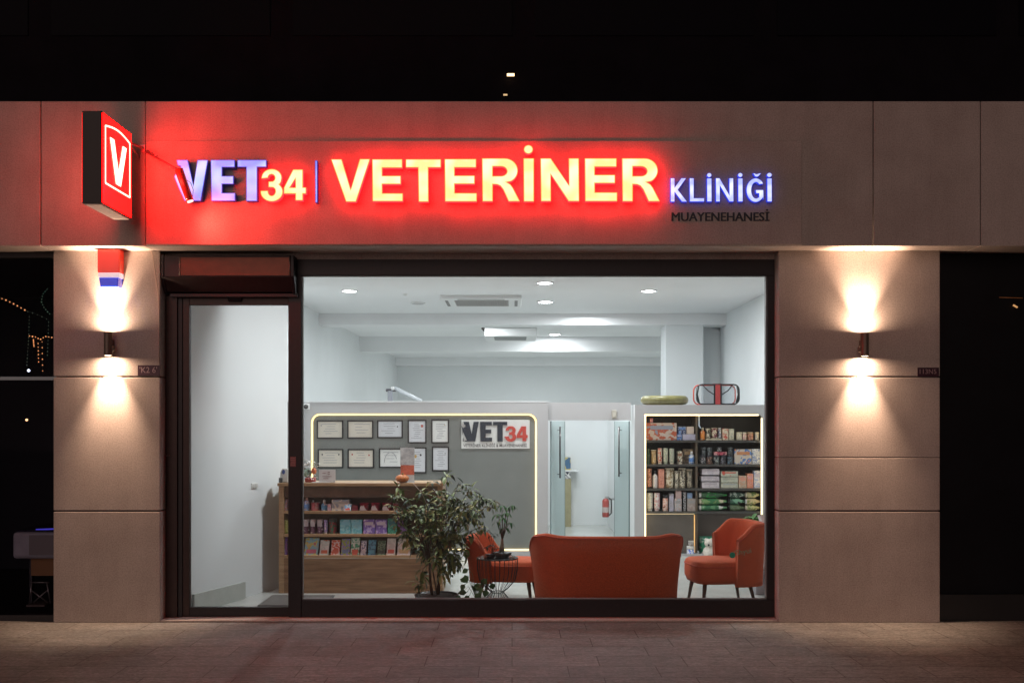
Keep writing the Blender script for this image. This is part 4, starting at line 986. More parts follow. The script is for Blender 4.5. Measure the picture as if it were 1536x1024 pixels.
# ---- products: one maker for every kind of pack
def P_(c): return M('ink_%s' % str(c), c, .4)
WH, CR, SAGE, TAN = (.68, .68, .66), (.62, .56, .42), (.33, .38, .27), (.42, .30, .16)
BK, GY, RD, MR, NV, BL = (.015, .015, .018), (.30, .29, .28), (.50, .08, .05), (.15, .012, .03), (.03, .04, .12), (.10, .22, .48)
OR_, PK, PU, TL, GR, DG = (.65, .20, .06), (.60, .30, .30), (.16, .10, .36), (.10, .36, .42), (.05, .26, .05), (.012, .06, .022)
LI, SA, BR = (.42, .40, .50), (.62, .28, .20), (.25, .12, .07)
prod_n = [0]
def product(kind, x0, x1, yt, yb, cols, name, cat, lab, Y, dep=.09, grp=None):
    prod_n[0] += 1; sd = prod_n[0]
    A, B, D, E_ = X(x0, Y), X(x1, Y), Z(yb, Y) + .0012, Z(yt, Y)
    w, h, c = B - A, E_ - D, (A + B) / 2
    m = pm(*cols, scale=max(10, int(2.2 / w)) if w > 0 else 20, seed=sd) if len(cols) == 3 else P_(cols[0])
    t = thing(name, lab, cat, (c, Y + dep / 2, D), group=grp)
    if kind == 'box':
        MB().box(A, B, Y, Y + dep, D, E_).build('carton', m, t, bevel=min(.003, w * .08))
        MB().box(A + w * .12, B - w * .12, Y - .0012, Y - .0001, D + h * .62, D + h * .84).build('panel', P_(cols[-1]), t)
    elif kind == 'pouch':
        b = MB(); n = 6; vs = []
        for i in range(n + 1):
            f = i / n; tk = dep / 2 * (1 - f ** 3) + .003; ww = w / 2 * (1 - .07 * math.sin(PI * f)); z = D + h * f
            vs += [(c - ww, Y + dep / 2, z), (c - ww * .6, Y + dep / 2 - tk * .85, z), (c, Y + dep / 2 - tk, z), (c + ww * .6, Y + dep / 2 - tk * .85, z), (c + ww, Y + dep / 2, z), (c + ww * .5, Y + dep / 2 + tk * .8, z), (c - ww * .5, Y + dep / 2 + tk * .8, z)]
        fs = [(i * 7 + k, i * 7 + (k + 1) % 7, (i + 1) * 7 + (k + 1) % 7, (i + 1) * 7 + k) for i in range(n) for k in range(7)]
        b.add(vs, fs, True); b.f += [tuple(range(6, -1, -1)), tuple(n * 7 + k for k in range(7))]; b.sm += [False, False]
        b.build('bag', m, t)
        MB().box(c - w * .48, c + w * .48, Y + dep / 2 - .004, Y + dep / 2 + .004, E_ + .0005, E_ + h * .05).build('seal_strip', P_(cols[-1]), t)
    elif kind in ('bottle', 'squeeze'):
        r = w / 2; cy = Y + r
        k = .72 if kind == 'bottle' else .6
        MB().lathe(c, cy, [(r * .9, D), (r, D + .004), (r, D + h * k * .9), (r * .75, D + h * k), (r * .42, D + h * (k + .06))], 16).build('body', m, t)
        MB().lathe(c, cy, [(r * .45, D + h * (k + .061)), (r * .45, D + h * .9), (r * (.4 if kind == 'bottle' else .15), E_)], 12).build('cap', P_(cols[-1]), t)
        MB().lathe(c, cy, [(r * 1.015, D + h * .18), (r * 1.015, D + h * .5)], 16, cap=False).build('label', P_(cols[1] if len(cols) > 1 else cols[0]), t)
    elif kind == 'jar':
        r = w / 2; cy = Y + r
        MB().lathe(c, cy, [(r * .92, D), (r * .97, D + h * .05), (r * .97, D + h * .80)], 18).build('body', m, t)
        MB().lathe(c, cy, [(r, D + h * .801), (r, E_ - .001), (r * .95, E_)], 18).build('lid', P_(cols[-1]), t)
    elif kind == 'tube':
        r = w / 2; cy = Y + r; n = 8; prof = []
        MB().lathe(c, cy, [(r * .8, D), (r * .8, D + h * .10)], 14).build('cap', P_(cols[-1]), t)
        MB().lathe(c, cy, [(r * .85, D + h * .101), (r * .97, D + h * .15), (r, E_ - h * .05), (r * .96, E_)], 16).build('body', m, t)
    elif kind == 'roll':   # lying bottle
        r = h / 2; cy = Y + r; zc = (D + E_) / 2; hx = [(0, .75), (.04, 1), (.62, 1), (.80, .55), (.98, .42), (1, .4)]
        b = MB(); b.tube([(A + w * (.08 + .92 * f), cy, zc) for f, _ in hx], [r * q for _, q in hx], 14); b.build('body', m, t)
        MB().tube([(A, cy, zc), (A + w * .078, cy, zc)], r * .85, 14).build('cap', P_(cols[-1]), t)
    elif kind == 'book':
        lean = h * .22
        b = MB(); q = [(A + .0, D), (B, D), (B + w * .08, E_), (A + w * .08, E_)]
        b.v = [(x, Y + (z - D) / h * lean, z) for x, z in q] + [(x, Y + .012 + (z - D) / h * lean, z) for x, z in q]
        b.f = [(0, 1, 2, 3), (7, 6, 5, 4), (4, 5, 1, 0), (5, 6, 2, 1), (6, 7, 3, 2), (7, 4, 0, 3)]; b.sm = [False] * 6
        b.build('cover', m, t, bevel=.001)
        b = MB(); f0, f1 = .12, .34
        b.v = [(A + w * .15 + w * .08 * f, Y - .0015 + f * lean, D + h * f) for f in (f0, f1)] + [(A + w * .85 + w * .08 * f, Y - .0015 + f * lean, D + h * f) for f in (f1, f0)]
        b.f = [(0, 3, 2, 1)]; b.sm = [False]
        b.add([(v[0], v[1] + .001, v[2]) for v in b.v], [(0, 1, 2, 3)])
        b.build('print', P_(cols[-1]), t)
    return t

CY = QY + .07
def CP(kind, x0, x1, yt, yb, cols, name, cat, lab, **k): return product(kind, x0, x1, yt, yb, cols, name, cat, lab, k.pop('Y', CY), k.pop('dep', .10), **k)
TB = 'top cabinet shelf'; S2 = 'second cabinet shelf'; S3 = 'third cabinet shelf'; S4 = 'fourth cabinet shelf'
# shelf 1
CP('box', 970, 1015, 634, 660, ((.50, .42, .36), (.42, .10, .05), (.24, .27, .33)), 'gift_pack', 'gift pack', 'wide clear gift pack printed red, orange and grey on the ' + TB)
CP('jar', 975, 980, 627, 633.5, ((.45, .2, .22), (.35, .12, .12)), 'small_tub', 'tub', 'tiny pink tub standing on the wide red and grey gift pack')
CP('box', 1015.5, 1023, 651, 660, (BL, NV, LI), 'carton', 'carton', 'small blue carton under the dark blue tin on the ' + TB)
CP('box', 1017, 1029, 639.5, 650.8, (NV, (.25, .28, .34), BL), 'tin', 'tin', 'dark blue tin with silver print stacked on a small blue carton')
CP('box', 1024, 1045, 651, 660, (LI,), 'carton', 'carton', 'long plain lilac carton beside the cabinet divider')
CP('box', 1030, 1041, 639.5, 650.8, ((.55, .45, .38),), 'carton', 'carton', 'plain beige carton stacked on the long lilac carton')
CP('bottle', 1051, 1058, 641, 660, (OR_, (.7, .25, .05), CR), 'spray_bottle', 'bottle', 'orange bottle with a cream cap at the foot of the bent conduit')
CP('pouch', 1059, 1067, 643, 657, (BK, CR, CR), 'pouch', 'pouch', 'black and cream pouch beside the orange bottle')
CP('pouch', 1068, 1077.5, 642, 657, (MR, CR, CR), 'pouch', 'pouch', 'maroon and cream pouch, middle of the three in the white tray')
CP('pouch', 1078, 1083, 642, 657, (NV, WH, WH), 'pouch', 'pouch', 'narrow navy and white pouch beside the cream cartons')
CP('box', 1059, 1083, 657.5, 660, (CR,), 'tray', 'tray', 'low cream tray under the three dark pouches', dep=.12)
CP('box', 1084, 1092.5, 642.5, 660, (CR, RD, CR), 'carton', 'carton', 'cream carton with a red print on the ' + TB)
CP('box', 1093.5, 1101, 643, 660, (CR, SAGE, (.6, .58, .45)), 'carton', 'carton', 'cream carton with a green print on the ' + TB)
CP('jar', 1105, 1114, 648, 660, (CR, (.5, .45, .33), CR), 'jar', 'jar', 'cream jar, first of the short row on the ' + TB)
CP('jar', 1114.5, 1120.5, 648, 660, (PK, CR, CR), 'jar', 'jar', 'pinkish jar between the cream and the brown jar')
CP('jar', 1122, 1131, 648, 660, (BR, SA, (.45, .3, .18)), 'jar', 'jar', 'brown banded jar on the ' + TB)
CP('jar', 1133, 1139.5, 648, 660, (CR, GY, CR), 'jar', 'jar', 'small cream jar at the LED edge of the ' + TB)
# shelf 2
CP('bottle', 970.5, 976, 673, 696, (DG, (.03, .05, .03), (.1, .16, .1)), 'bottle', 'bottle', 'nearly black green bottle at the LED edge of the ' + S2)
CP('pouch', 977, 985.5, 675.5, 696, (TAN, (.55, .38, .15), CR), 'pouch', 'pouch', 'tan pouch with an orange mark on the ' + S2)
CP('tube', 987, 993.8, 672, 696, (CR, RD, CR), 'tube', 'tube', 'cream tube with red dots on the ' + S2)
CP('tube', 995.5, 1002.5, 672, 696, (SAGE, CR, SAGE), 'tube', 'tube', 'sage green tube on the ' + S2)
CP('tube', 1004.5, 1012, 672.5, 696, ((.42, .42, .34), SAGE, CR), 'tube', 'tube', 'grey-green tube, last of the tall tubes on the ' + S2)
CP('box', 1017, 1024, 676.5, 696, (CR, BK, BR), 'carton', 'carton', 'black and cream striped carton on the ' + S2)
CP('box', 1025, 1040, 673, 696, ((.14, .11, .08), (.3, .25, .15), TAN), 'carton', 'carton', 'brown carton behind the white bottle on the ' + S2, Y=CY + .08)
CP('bottle', 1034, 1042.5, 677, 696, (WH, BL, WH), 'bottle', 'bottle', 'white bottle with a blue label beside the divider')
for i, (c, l) in enumerate(((GY, 'grey ring'), (BR, 'brown label'), ((.2, .22, .2), 'dull green label'), ((.12, .12, .14), 'plain face'), ((.10, .16, .2), 'bluish label'))):
    CP('jar', 1050 + i * 10.3, 1059.5 + i * 10.3, 682.5, 696, (BK, c, (.04, .04, .05)), 'black_jar', 'jar', 'black jar with a %s, %s in the dark row' % (l, ['first', 'second', 'third', 'fourth', 'last'][i]))
for i, (a, l) in enumerate(((1052, 'first'), (1061, 'second'), (1092, 'last'))):
    CP('jar', a, a + 8, 671, 682.3, (BK, (.08, .1, .1), (.10, .11, .11)), 'black_jar', 'jar', 'small black jar stacked on the dark row, %s of three' % l)
CP('box', 1071.5, 1090, 677.5, 682.2, (PK, MR, (.6, .12, .16)), 'flat_carton', 'carton', 'flat pink and maroon carton lying on the black jars')
CP('jar', 1076, 1083, 670.5, 677.2, (BK, GY, (.1, .1, .1)), 'black_jar', 'jar', 'small black jar on top of the flat pink carton')
CP('box', 1102, 1127.5, 673.5, 696, ((.55, .48, .40), (.10, .20, .45), (.5, .22, .1)), 'carton', 'carton', 'wide carton printed white, blue and orange on the ' + S2)
CP('box', 1128.5, 1140.5, 673, 696, ((.6, .6, .6), (.2, .26, .42), (.5, .52, .55)), 'carton', 'carton', 'white carton with faint blue print at the LED edge of the ' + S2)
# shelf 3
for i in range(5):
    CP('jar', 971, 978.3, 702.5 + i * 5.6, 707.9 + i * 5.6, (BR, SA, (.5, .25, .15)), 'small_tin', 'tin', 'flat reddish brown tin, %s from the top of its stack on the %s' % (['first', 'second', 'third', 'fourth', 'fifth'][i], S3), grp=None)
CP('bottle', 979.5, 987, 705, 732, (WH, (.6, .55, .52), BK), 'bottle', 'bottle', 'white bottle with a black cap on the ' + S3)
CP('box', 988, 996.5, 703, 732, (SA, (.5, .2, .14), SA), 'carton', 'carton', 'tall salmon carton on the ' + S3)
CP('pouch', 998, 1012, 703.5, 732, (CR, (.3, .22, .12), CR), 'pouch', 'pouch', 'plump cream pouch with brown prints on the ' + S3)
CP('box', 1012.8, 1017.5, 706, 732, (CR, BK, CR), 'carton', 'carton', 'thin black and white carton on the ' + S3)
CP('pouch', 1018.5, 1029.5, 703.5, 732, (CR, (.1, .08, .06), CR), 'pouch', 'pouch', 'cream and black chevron pouch on the ' + S3)
CP('pouch', 1030.5, 1040, 705, 732, ((.32, .28, .2), (.12, .1, .08), CR), 'pouch', 'pouch', 'dull taupe pouch nearest the divider on the ' + S3)
for i, (a, b_) in enumerate(((703, 712), (714, 721.5), (722.7, 732))):
    CP('box', 1053 - (i == 1) * .8, 1079, a, b_, ((.58, .53, .55), (.5, .46, .5), (.42, .37, .40)), 'flat_carton', 'carton', '%s of the three whitish flat cartons stacked on the %s' % (['topmost', 'middle', 'lowest'][i], S3), dep=.16)
for i, (a, b_) in enumerate(((706.5, 714.5), (715.2, 723.3), (724, 732))):
    CP('box', 1081.5, 1107, a, b_, ((.50, .50, .40), (.42, .44, .36), [RD, (.36, .38, .3), (.30, .34, .34)][i]), 'flat_carton', 'carton', '%s of the three pale green flat cartons on the %s' % (['topmost', 'middle', 'lowest'][i], S3), dep=.16)
for i, (x0, x1, a, b_, c) in enumerate(((1108, 1120, 713, 732, ((.5, .3, .2), (.45, .4, .3), SA)), (1120.8, 1130, 710, 732, (SA, (.62, .22, .12), PK)))):
    CP('box', x0, x1, a, b_, c, 'carton', 'carton', ['short peach carton beside the pale green stack', 'orange-pink carton between the peach and the blue-white carton'][i])
CP('box', 1131, 1141, 705.5, 732, ((.6, .58, .6), (.25, .34, .55), LI), 'carton', 'carton', 'white and pale blue carton at the LED edge of the ' + S3)
# shelf 4
CP('tube', 971, 979.8, 739, 766.5, ((.68, .66, .56), (.45, .45, .38), WH), 'tube', 'tube', 'ivory tube at the LED edge of the ' + S4)
CP('tube', 981.5, 990.5, 739, 766.5, (WH, PK, (.6, .5, .5)), 'tube', 'tube', 'white and pink tube on the ' + S4)
CP('jar', 994.5, 1003, 742, 766.5, ((.62, .52, .45), SA, BK), 'jar', 'jar', 'blush jar with a black lid on the ' + S4)
CP('box', 1004, 1010.5, 740, 766.5, (LI, GY, LI), 'carton', 'carton', 'narrow lilac grey carton on the ' + S4)
CP('box', 1012, 1022.5, 747.5, 766.5, ((.42, .42, .44), (.5, .38, .34), GY), 'carton', 'carton', 'grey carton under the pink one on the ' + S4)
CP('box', 1013.5, 1022, 736, 747.2, ((.5, .36, .34),), 'carton', 'carton', 'dusty pink carton stacked on the grey carton')
CP('tube', 1025, 1029.5, 737, 766.5, (BK, (.5, .5, .5), GY), 'tube', 'tube', 'slim black and silver tube on the ' + S4)
CP('box', 1031, 1044, 747.5, 766.5, ((.32, .26, .24), (.4, .34, .3), GY), 'carton', 'carton', 'taupe carton in the divider corner of the ' + S4)
CP('box', 1031, 1038.5, 739, 747.2, ((.20, .28, .42),), 'carton', 'carton', 'small slate blue carton on top of the taupe carton')
rows = ['top', 'middle', 'bottom']
for i in range(3):
    y0 = 737.5 + i * 9.8
    CP('roll', 1049, 1091, y0, y0 + 9.2, [((.03, .09, .04), (.02, .22, .04), WH), ((.03, .16, .06), (.16, .28, .10), CR), ((.02, .12, .05), (.10, .26, .12), WH)][i], 'lying_bottle', 'bottle', '%s green bottle lying with its white cap beside the divider' % rows[i])
    CP('roll', 1093.5, 1117.5, y0, y0 + 9.2, [((.02, .05, .035), (.3, .36, .3), BK), ((.02, .09, .05), (.16, .34, .22), BK), ((.08, .12, .06), (.12, .18, .10), BK)][i], 'lying_bottle', 'bottle', '%s dark bottle lying in the middle column of the green stack' % rows[i])
    CP('roll', 1119, 1140.5, y0, y0 + 9.2, [((.45, .42, .22), (.10, .16, .05), CR), ((.50, .42, .24), (.22, .26, .08), WH), ((.40, .40, .2), (.14, .2, .06), CR)][i], 'lying_bottle', 'bottle', '%s yellowish bottle lying at the LED edge of the green stack' % rows[i])
# cabinet floor
tb = CP('jar', 1031, 1043, 819, 842, ((.6, .62, .68), (.05, .12, .5), WH), 'tub', 'tub', 'white tub with blue print on the cabinet base', Y=QY + .0)
CP('jar', 1033, 1042, 811, 818.5, ((.35, .33, .3), GY, (.5, .48, .44)), 'tub', 'tub', 'small grey tub stacked on the blue printed tub', Y=QY + .0)
CP('pouch', 1049, 1075, 806, 842, ((.02, .30, .16), (.35, .5, .42), (.03, .22, .14)), 'green_bag', 'bag', 'green bag on the cabinet base behind the white plush toy', Y=QY + .10)
ph = thing('plush_toy', 'white plush toy sitting against the green bag by the armchair', 'plush toy', at(1064, 840, QY + .02))
yq = QY + .03; pw = M('plush_white', (.62, .58, .52), .95, nscale=30, namt=.2)
MB().ball(at(1064, 829, yq), .085, 14, 10, 1.1).build('body', pw, ph)
MB().ball(at(1063, 814, yq - .02), .055, 12, 8).build('head', pw, ph)
for a, b_ in ((1059, 809), (1067, 809)): MB().ball(at(a, b_, yq - .01), .02, 8, 6).build('ear', pw, ph)
MB().ball(at(1063, 817, yq - .07), .014, 8, 6).build('nose', P_(BK), ph)
# on top of the cabinet
pb = thing('pet_bed', 'olive yellow round pet cushion lying on top of the cabinet', 'pet bed', at(997, 607, QY + .35))
yb_ = QY + .30; cx_ = X(996.5, yb_); z0 = cz1
m = MB(); pts = []
R_, r_ = .245, .062; n1, n2 = 36, 10; vs = []; rr = random.Random(3)
for i in range(n1):
    wob = 1 + rr.uniform(-.02, .02)
    for k in range(n2):
        a, c_ = 2 * PI * i / n1, 2 * PI * k / n2; vs.append((cx_ + (R_ + r_ * .9 * math.cos(c_)) * wob * math.cos(a), yb_ + (R_ + r_ * math.cos(c_)) * .8 * math.sin(a), z0 + r_ + .003 + r_ * .92 * math.sin(c_)))
m.add(vs, [(i * n2 + k, ((i + 1) % n1) * n2 + k, ((i + 1) % n1) * n2 + (k + 1) % n2, i * n2 + (k + 1) % n2) for i in range(n1) for k in range(n2)], True)
m.build('rim', M('olive_vinyl', (.17, .155, .06), .35, nscale=9, namt=.35), pb)
MB().lathe(cx_, yb_, [(.24, z0 + .004), (.25, z0 + .05), (.05, z0 + .065)], 24, 1, .8).build('cushion', M('gold_cloth', (.45, .33, .10), .6, nscale=12, namt=.3), pb)
cy_ = QY + .22
cr_ = thing('pet_carrier', 'black and red see-through pet carrier on top of the cabinet', 'pet carrier', (X(1074, cy_), cy_, cz1))
def rr_(y, ins=0): return [(x, y, z) for x, z in rrect(X(1043 + ins, cy_), X(1106 - ins, cy_), cz1 + .012, Z(577 + ins, cy_), .07, 5)]
MB().loop(rr_(cy_ - .10), .009, 6).build('front_hoop', P_(BK), cr_)
MB().loop(rr_(cy_ + .12), .009, 6).build('back_hoop', P_(RD), cr_)
MB().box(X(1068, cy_), X(1080, cy_), cy_ - .112, cy_ - .106, cz1 + .008, Z(577, cy_)).build('strap', P_(BK), cr_)
MB().box(X(1070.5, cy_), X(1077.5, cy_), cy_ - .116, cy_ - .1125, cz1 + .01, Z(577.5, cy_)).build('red_band', M('carrier_red', (.42, .05, .05), .6), cr_)
MB().box(X(1068, cy_), X(1080, cy_), cy_ - .1, cy_ + .12, Z(577, cy_), Z(575.5, cy_)).build('top_band', M('carrier_red', (.42, .05, .05), .6), cr_)
MB().box(X(1050, cy_), X(1100, cy_), cy_ - .1, cy_ + .12, cz1 + .001, cz1 + .012).build('base', M('carrier_red', (.42, .05, .05), .6), cr_)
for s_ in (-1, 1):
    MB().tube([(X(1074 + s_ * 22, cy_), cy_ - .10, Z(578, cy_)), (X(1074 + s_ * 15, cy_), cy_ - .12, Z(586, cy_)), (X(1074 + s_ * 6, cy_), cy_ - .125, Z(592, cy_))], .007, 6).build('shoulder_strap', P_(BK), cr_)
    MB().tube([(X(1074 + s_ * 29, cy_), cy_ - .108, Z(580, cy_)), (X(1074 + s_ * 31, cy_), cy_ - .108, Z(592, cy_)), (X(1074 + s_ * 28, cy_), cy_ - .108, Z(604, cy_))], .014, 8).build('side_bar', M('carrier_dark', (.02, .025, .025), .4), cr_)
MB().box(X(1050, cy_), X(1100, cy_), cy_ - .098, cy_ - .097, cz1 + .02, Z(579, cy_)).build('mesh_window', glass('mesh_window', (.9, .92, .94), .3, veil=.12), cr_)

# ---- front counter
KY = 1.40
wood = wood_mat('oak_counter', (.15, .085, .04), (.26, .155, .08))
wood2 = wood_mat('oak_edge', (.26, .16, .08), (.40, .26, .14))
kx0, kx1 = X(418, KY), X(664, KY); kz = Z(724, KY)
ct = thing('counter', 'oak reception counter with three product shelves facing the window', 'counter', ((kx0 + kx1) / 2, KY, 0))
MB().box(kx0 - .01, kx1 + .01, KY - .015, KY + .46, kz - .03, kz).build('top', wood2, ct, bevel=.003)
for x in (kx0, kx1 - .05): MB().box(x, x + .05, KY, KY + .44, .006, kz - .031).build('side_panel', wood2, ct, bevel=.002)
MB().box(kx0 + .051, kx1 - .051, KY + .2, KY + .22, Z(835, KY), kz - .031).build('back_panel', M('counter_back', (.11, .065, .035), .55, nscale=9, namt=.25), ct)
k_py = [766, 800.5, 832.5]
for p in k_py:
    MB().box(kx0 + .051, kx1 - .051, KY + .004, KY + .2, Z(p, KY) - .028, Z(p, KY)).build('shelf', wood2, ct, bevel=.002)
MB().box(kx0 + .051, kx1 - .051, KY + .003, KY + .03, .006, Z(837.5, KY)).build('lower_panel', wood, ct)
MB().box(kx0 + .051, kx1 - .051, KY + .02, KY + .04, Z(746, KY), kz - .0315).build('upper_panel', M('counter_recess', (.12, .07, .04), .5, nscale=10, namt=.25), ct)
KP = KY + .03
def KPr(kind, x0, x1, yt, row, cols, name, cat, lab, **k):
    cols = tuple(tuple(min(.75, v * 1.45) for v in c_) for c_ in cols)
    return product(kind, x0, x1, yt, k_py[row], cols, name, cat, lab, k.pop('Y', KP), k.pop('dep', .07), **k)
c1, c2, c3 = 'upper counter shelf', 'middle counter shelf', 'lower counter shelf'
KPr('pouch', 423.5, 431, 749, 0, (LI, PK, (.35, .2, .2)), 'pouch', 'pouch', 'lilac pouch seen through the glass door on the ' + c1)
KPr('bottle', 455.5, 463.5, 746, 0, ((.4, .44, .55), BL, (.5, .3, .25)), 'bottle', 'bottle', 'pale blue bottle next to the mullion on the ' + c1)
KPr('pouch', 465, 479, 754, 0, ((.25, .06, .08), (.32, .10, .10), (.3, .2, .2)), 'pouch', 'pouch', 'dull red pouch with a folded top on the ' + c1)
KPr('bottle', 467, 472, 750, 0, ((.5, .42, .38), WH, WH), 'bottle', 'bottle', 'cream capped bottle behind the dull red pouch', Y=KP + .09, dep=.05)
KPr('squeeze', 481, 490, 749, 0, (WH, (.08, .22, .38), WH), 'squeeze_bottle', 'bottle', 'white squeeze bottle with a blue label on the ' + c1)
KPr('box', 491, 496.5, 755.5, 0, ((.4, .25, .3), (.3, .3, .4), PK), 'carton', 'carton', 'little pink carton beside the squeeze bottle')
KPr('box', 497.5, 524, 749, 0, ((.45, .43, .38), (.22, .25, .3), (.3, .3, .28)), 'leaflet_box', 'leaflet holder', 'cream leaflet holder on the ' + c1, dep=.1)
KPr('book', 516, 526, 755.5, 0, ((.55, .58, .6), (.12, .3, .45), RD), 'leaflet', 'leaflet', 'small white card with a red and blue print leaning on the leaflet holder', Y=KP - .02)
KPr('box', 527.5, 537, 757, 0, ((.10, .02, .03), MR, (.14, .04, .04)), 'carton', 'carton', 'dark maroon carton beside the leaflet holder')
for i, x in enumerate((538, 555, 572)):
    t = KPr('pouch', x, x + 15.5, 754, 0, (MR, (.22, .03, .05), (.05, .01, .02)), 'pouch', 'pouch', 'maroon pouch with a pale pointed patch, %s of three on the %s' % (['first', 'second', 'third'][i], c1), dep=.08)
    yy = KP - .006
    MB().prism([(X(x + a, yy), Z(b_, yy)) for a, b_ in ((1.5, 765), (2.5, 760), (4, 757.5), (6, 759), (7, 756.5), (9, 761), (12, 765))], yy - .001, yy + .001).build('patch', P_((.45, .38, .38)), t)
KPr('pouch', 588.5, 598, 755, 0, ((.3, .27, .28), MR, GY), 'pouch', 'pouch', 'grey pouch at the plant end of the ' + c1)
KPr('tube', 426, 432, 780, 1, ((.25, .32, .08), (.4, .4, .2), (.1, .16, .04)), 'tube', 'tube', 'olive green tube seen through the glass door on the ' + c2)
for i, x in enumerate((454.5, 464.5, 475)):
    t = KPr('jar', x, x + 9.2, 779, 1, ((.07, .03, .05), (.10, .05, .08), (.42, .40, .42)), 'jar', 'jar', 'dark jar with a whitish label, %s from the mullion on the %s' % (['first', 'second', 'third'][i], c2))
    MB().box(X(x + 1.2, KP), X(x + 8, KP), KP - .004, KP - .001, Z(789, KP), Z(781, KP)).build('label', P_((.48, .45, .48)), t)
KPr('tube', 485.5, 491, 779.5, 1, ((.4, .35, .5), PU, WH), 'tube', 'tube', 'slim violet and white tube on the ' + c2)
KPr('jar', 492.5, 504.5, 778, 1, ((.18, .03, .04), (.03, .10, .05), (.05, .06, .05)), 'round_tin', 'tin', 'round dark red and green tin on the ' + c2)
for i, x in enumerate((510, 526.8)):
    KPr('box', x, x + 16, 779, 1, ((.10, .34, .40), (.20, .42, .46), (.16, .40, .48)), 'carton', 'carton', 'teal carton on the %s, %s' % (c2, ['beside the round tin', 'touching the purple cartons']))if False else KPr('box', x, x + 16, 779, 1, ((.10, .34, .40), (.20, .42, .46), (.16, .40, .48)), 'carton', 'carton', 'teal carton on the %s, %s' % (c2, ['beside the round tin', 'touching the purple cartons'][i]))
for i, x in enumerate((545, 563.3)):
    KPr('box', x, x + 17, 779, 1, ((.13, .09, .32), (.30, .25, .48), (.42, .40, .48)), 'carton', 'carton', 'purple carton with a white band on the %s, %s' % (c2, ['beside the teal ones', 'beside the green one'][i]))
KPr('box', 581.5, 595.5, 777.5, 1, ((.02, .14, .11), (.05, .25, .16), (.02, .10, .12)), 'carton', 'carton', 'dark green carton on the ' + c2)
KPr('box', 596.5, 609, 775, 1, ((.05, .03, .10), (.14, .08, .2), (.09, .06, .14)), 'carton', 'carton', 'dark violet carton half behind the big plant')
KPr('pouch', 423.5, 431, 806, 2, ((.22, .12, .25), PU, (.2, .15, .2)), 'pouch', 'pouch', 'purple pouch seen through the glass door on the ' + c3)
B_ = [(456, 476.5, 807, ((.16, .30, .36), (.38, .34, .10), (.40, .10, .16)), 'wide colourful magazine with a yellow shape on the '),
      (479, 492.5, 810, ((.45, .44, .42), (.35, .40, .38), (.42, .10, .05)), 'white booklet with a red oval on the '),
      (496, 509, 810, ((.50, .40, .38), (.45, .08, .04), (.42, .10, .06)), 'pink booklet with a red figure on the '),
      (511, 524, 808.5, ((.16, .13, .32), (.22, .26, .05), (.10, .16, .28)), 'violet and lime booklet on the '),
      (525.5, 538.5, 807, ((.40, .46, .40), (.04, .22, .12), (.42, .08, .05)), 'white booklet with a green stripe and red top on the '),
      (540.5, 549, 811, ((.50, .46, .50), (.12, .12, .2), (.4, .38, .4)), 'narrow pale booklet leaning on the '),
      (551.5, 563, 810, ((.03, .10, .16), (.06, .22, .32), (.06, .22, .30)), 'dark blue booklet on the '),
      (565.5, 577.5, 811, ((.03, .06, .03), (.10, .16, .10), (.02, .03, .02)), 'blackish green booklet on the '),
      (579.5, 592.5, 807.5, ((.48, .45, .44), (.40, .38, .38), (.48, .10, .07)), 'white booklet with a coral foot on the '),
      (595.5, 615, 807.5, ((.46, .44, .45), (.42, .38, .30), (.44, .34, .18)), 'wide white and sand booklet on the ')]
for a, b_, y, c, l in B_: KPr('book', a, b_, y, 2, c, 'booklet', 'booklet', l + c3)

# things on the counter top
def onct(px, py, Y=KY + .12): return at(px, py, Y)
dv = thing('card_terminal', 'pale rounded device with a blue badge on the counter end', 'device', (X(424, KY + .1), KY + .1, kz))
yd = KY + .08
MB().prism([(X(419, yd), kz + .001), (X(432, yd), kz + .001), (X(432, yd), Z(703, yd)), (X(423.5, yd), Z(702, yd)), (X(420.5, yd), Z(708, yd))], yd, yd + .08).build('body', M('device_pale', (.50, .52, .50), .4), dv, bevel=.006)
MB().prism([(X(425.3 + 2.2 * math.cos(q), yd), Z(707.5 + 3.4 * math.sin(q), yd)) for q in [i * PI / 8 for i in range(16)]], yd - .002, yd + .001).build('badge', P_((.05, .10, .30)), dv)
MB().box(X(419, yd), X(424, yd), yd - .03, yd - .001, kz + .001, Z(716, yd)).build('base', P_((.05, .06, .06)), dv, bevel=.004)
bg = thing('gift_bag', 'crinkled clear gift bag with a green ball and red base on the counter', 'gift bag', (X(464, yd), yd, kz))
MB().box(X(457, yd), X(472, yd), yd, yd + .08, kz + .001, Z(716, yd)).build('base', M('bag_red', (.35, .07, .06), .6, nscale=20, namt=.4), bg, bevel=.01)
MB().ball(at(461, 709, yd + .04), .044, 14, 10).build('ball', M('ball_green', (.22, .30, .24), .35, nscale=14, namt=.5), bg)
MB().ball(at(471, 706, yd + .03), .026, 12, 8, 1.3).build('orange_toy', P_((.6, .16, .06)), bg)
b = MB(); rr = random.Random(5)
for i in range(26):
    p = at(rr.uniform(455, 475), rr.uniform(691, 702), yd + rr.uniform(0, .08)); b.leaf(p, (rr.uniform(-1, 1), rr.uniform(-.6, .3), rr.uniform(-.2, 1)), (0, 0, 1), .045, .03)
for i in range(10):
    p = at(rr.uniform(458, 474), rr.uniform(710, 718), yd + rr.uniform(-.01, .03)); b.leaf(p, (rr.uniform(-1, 1), rr.uniform(-.6, .1), rr.uniform(-.4, .6)), (0, 0, 1), .04, .014)
b.build('tissue_leaf', M('tissue_white', (.72, .70, .66), .5), bg)
pc = thing('info_card', 'small white framed card standing on the counter under the certificates', 'card', (X(490, yd), yd, kz))
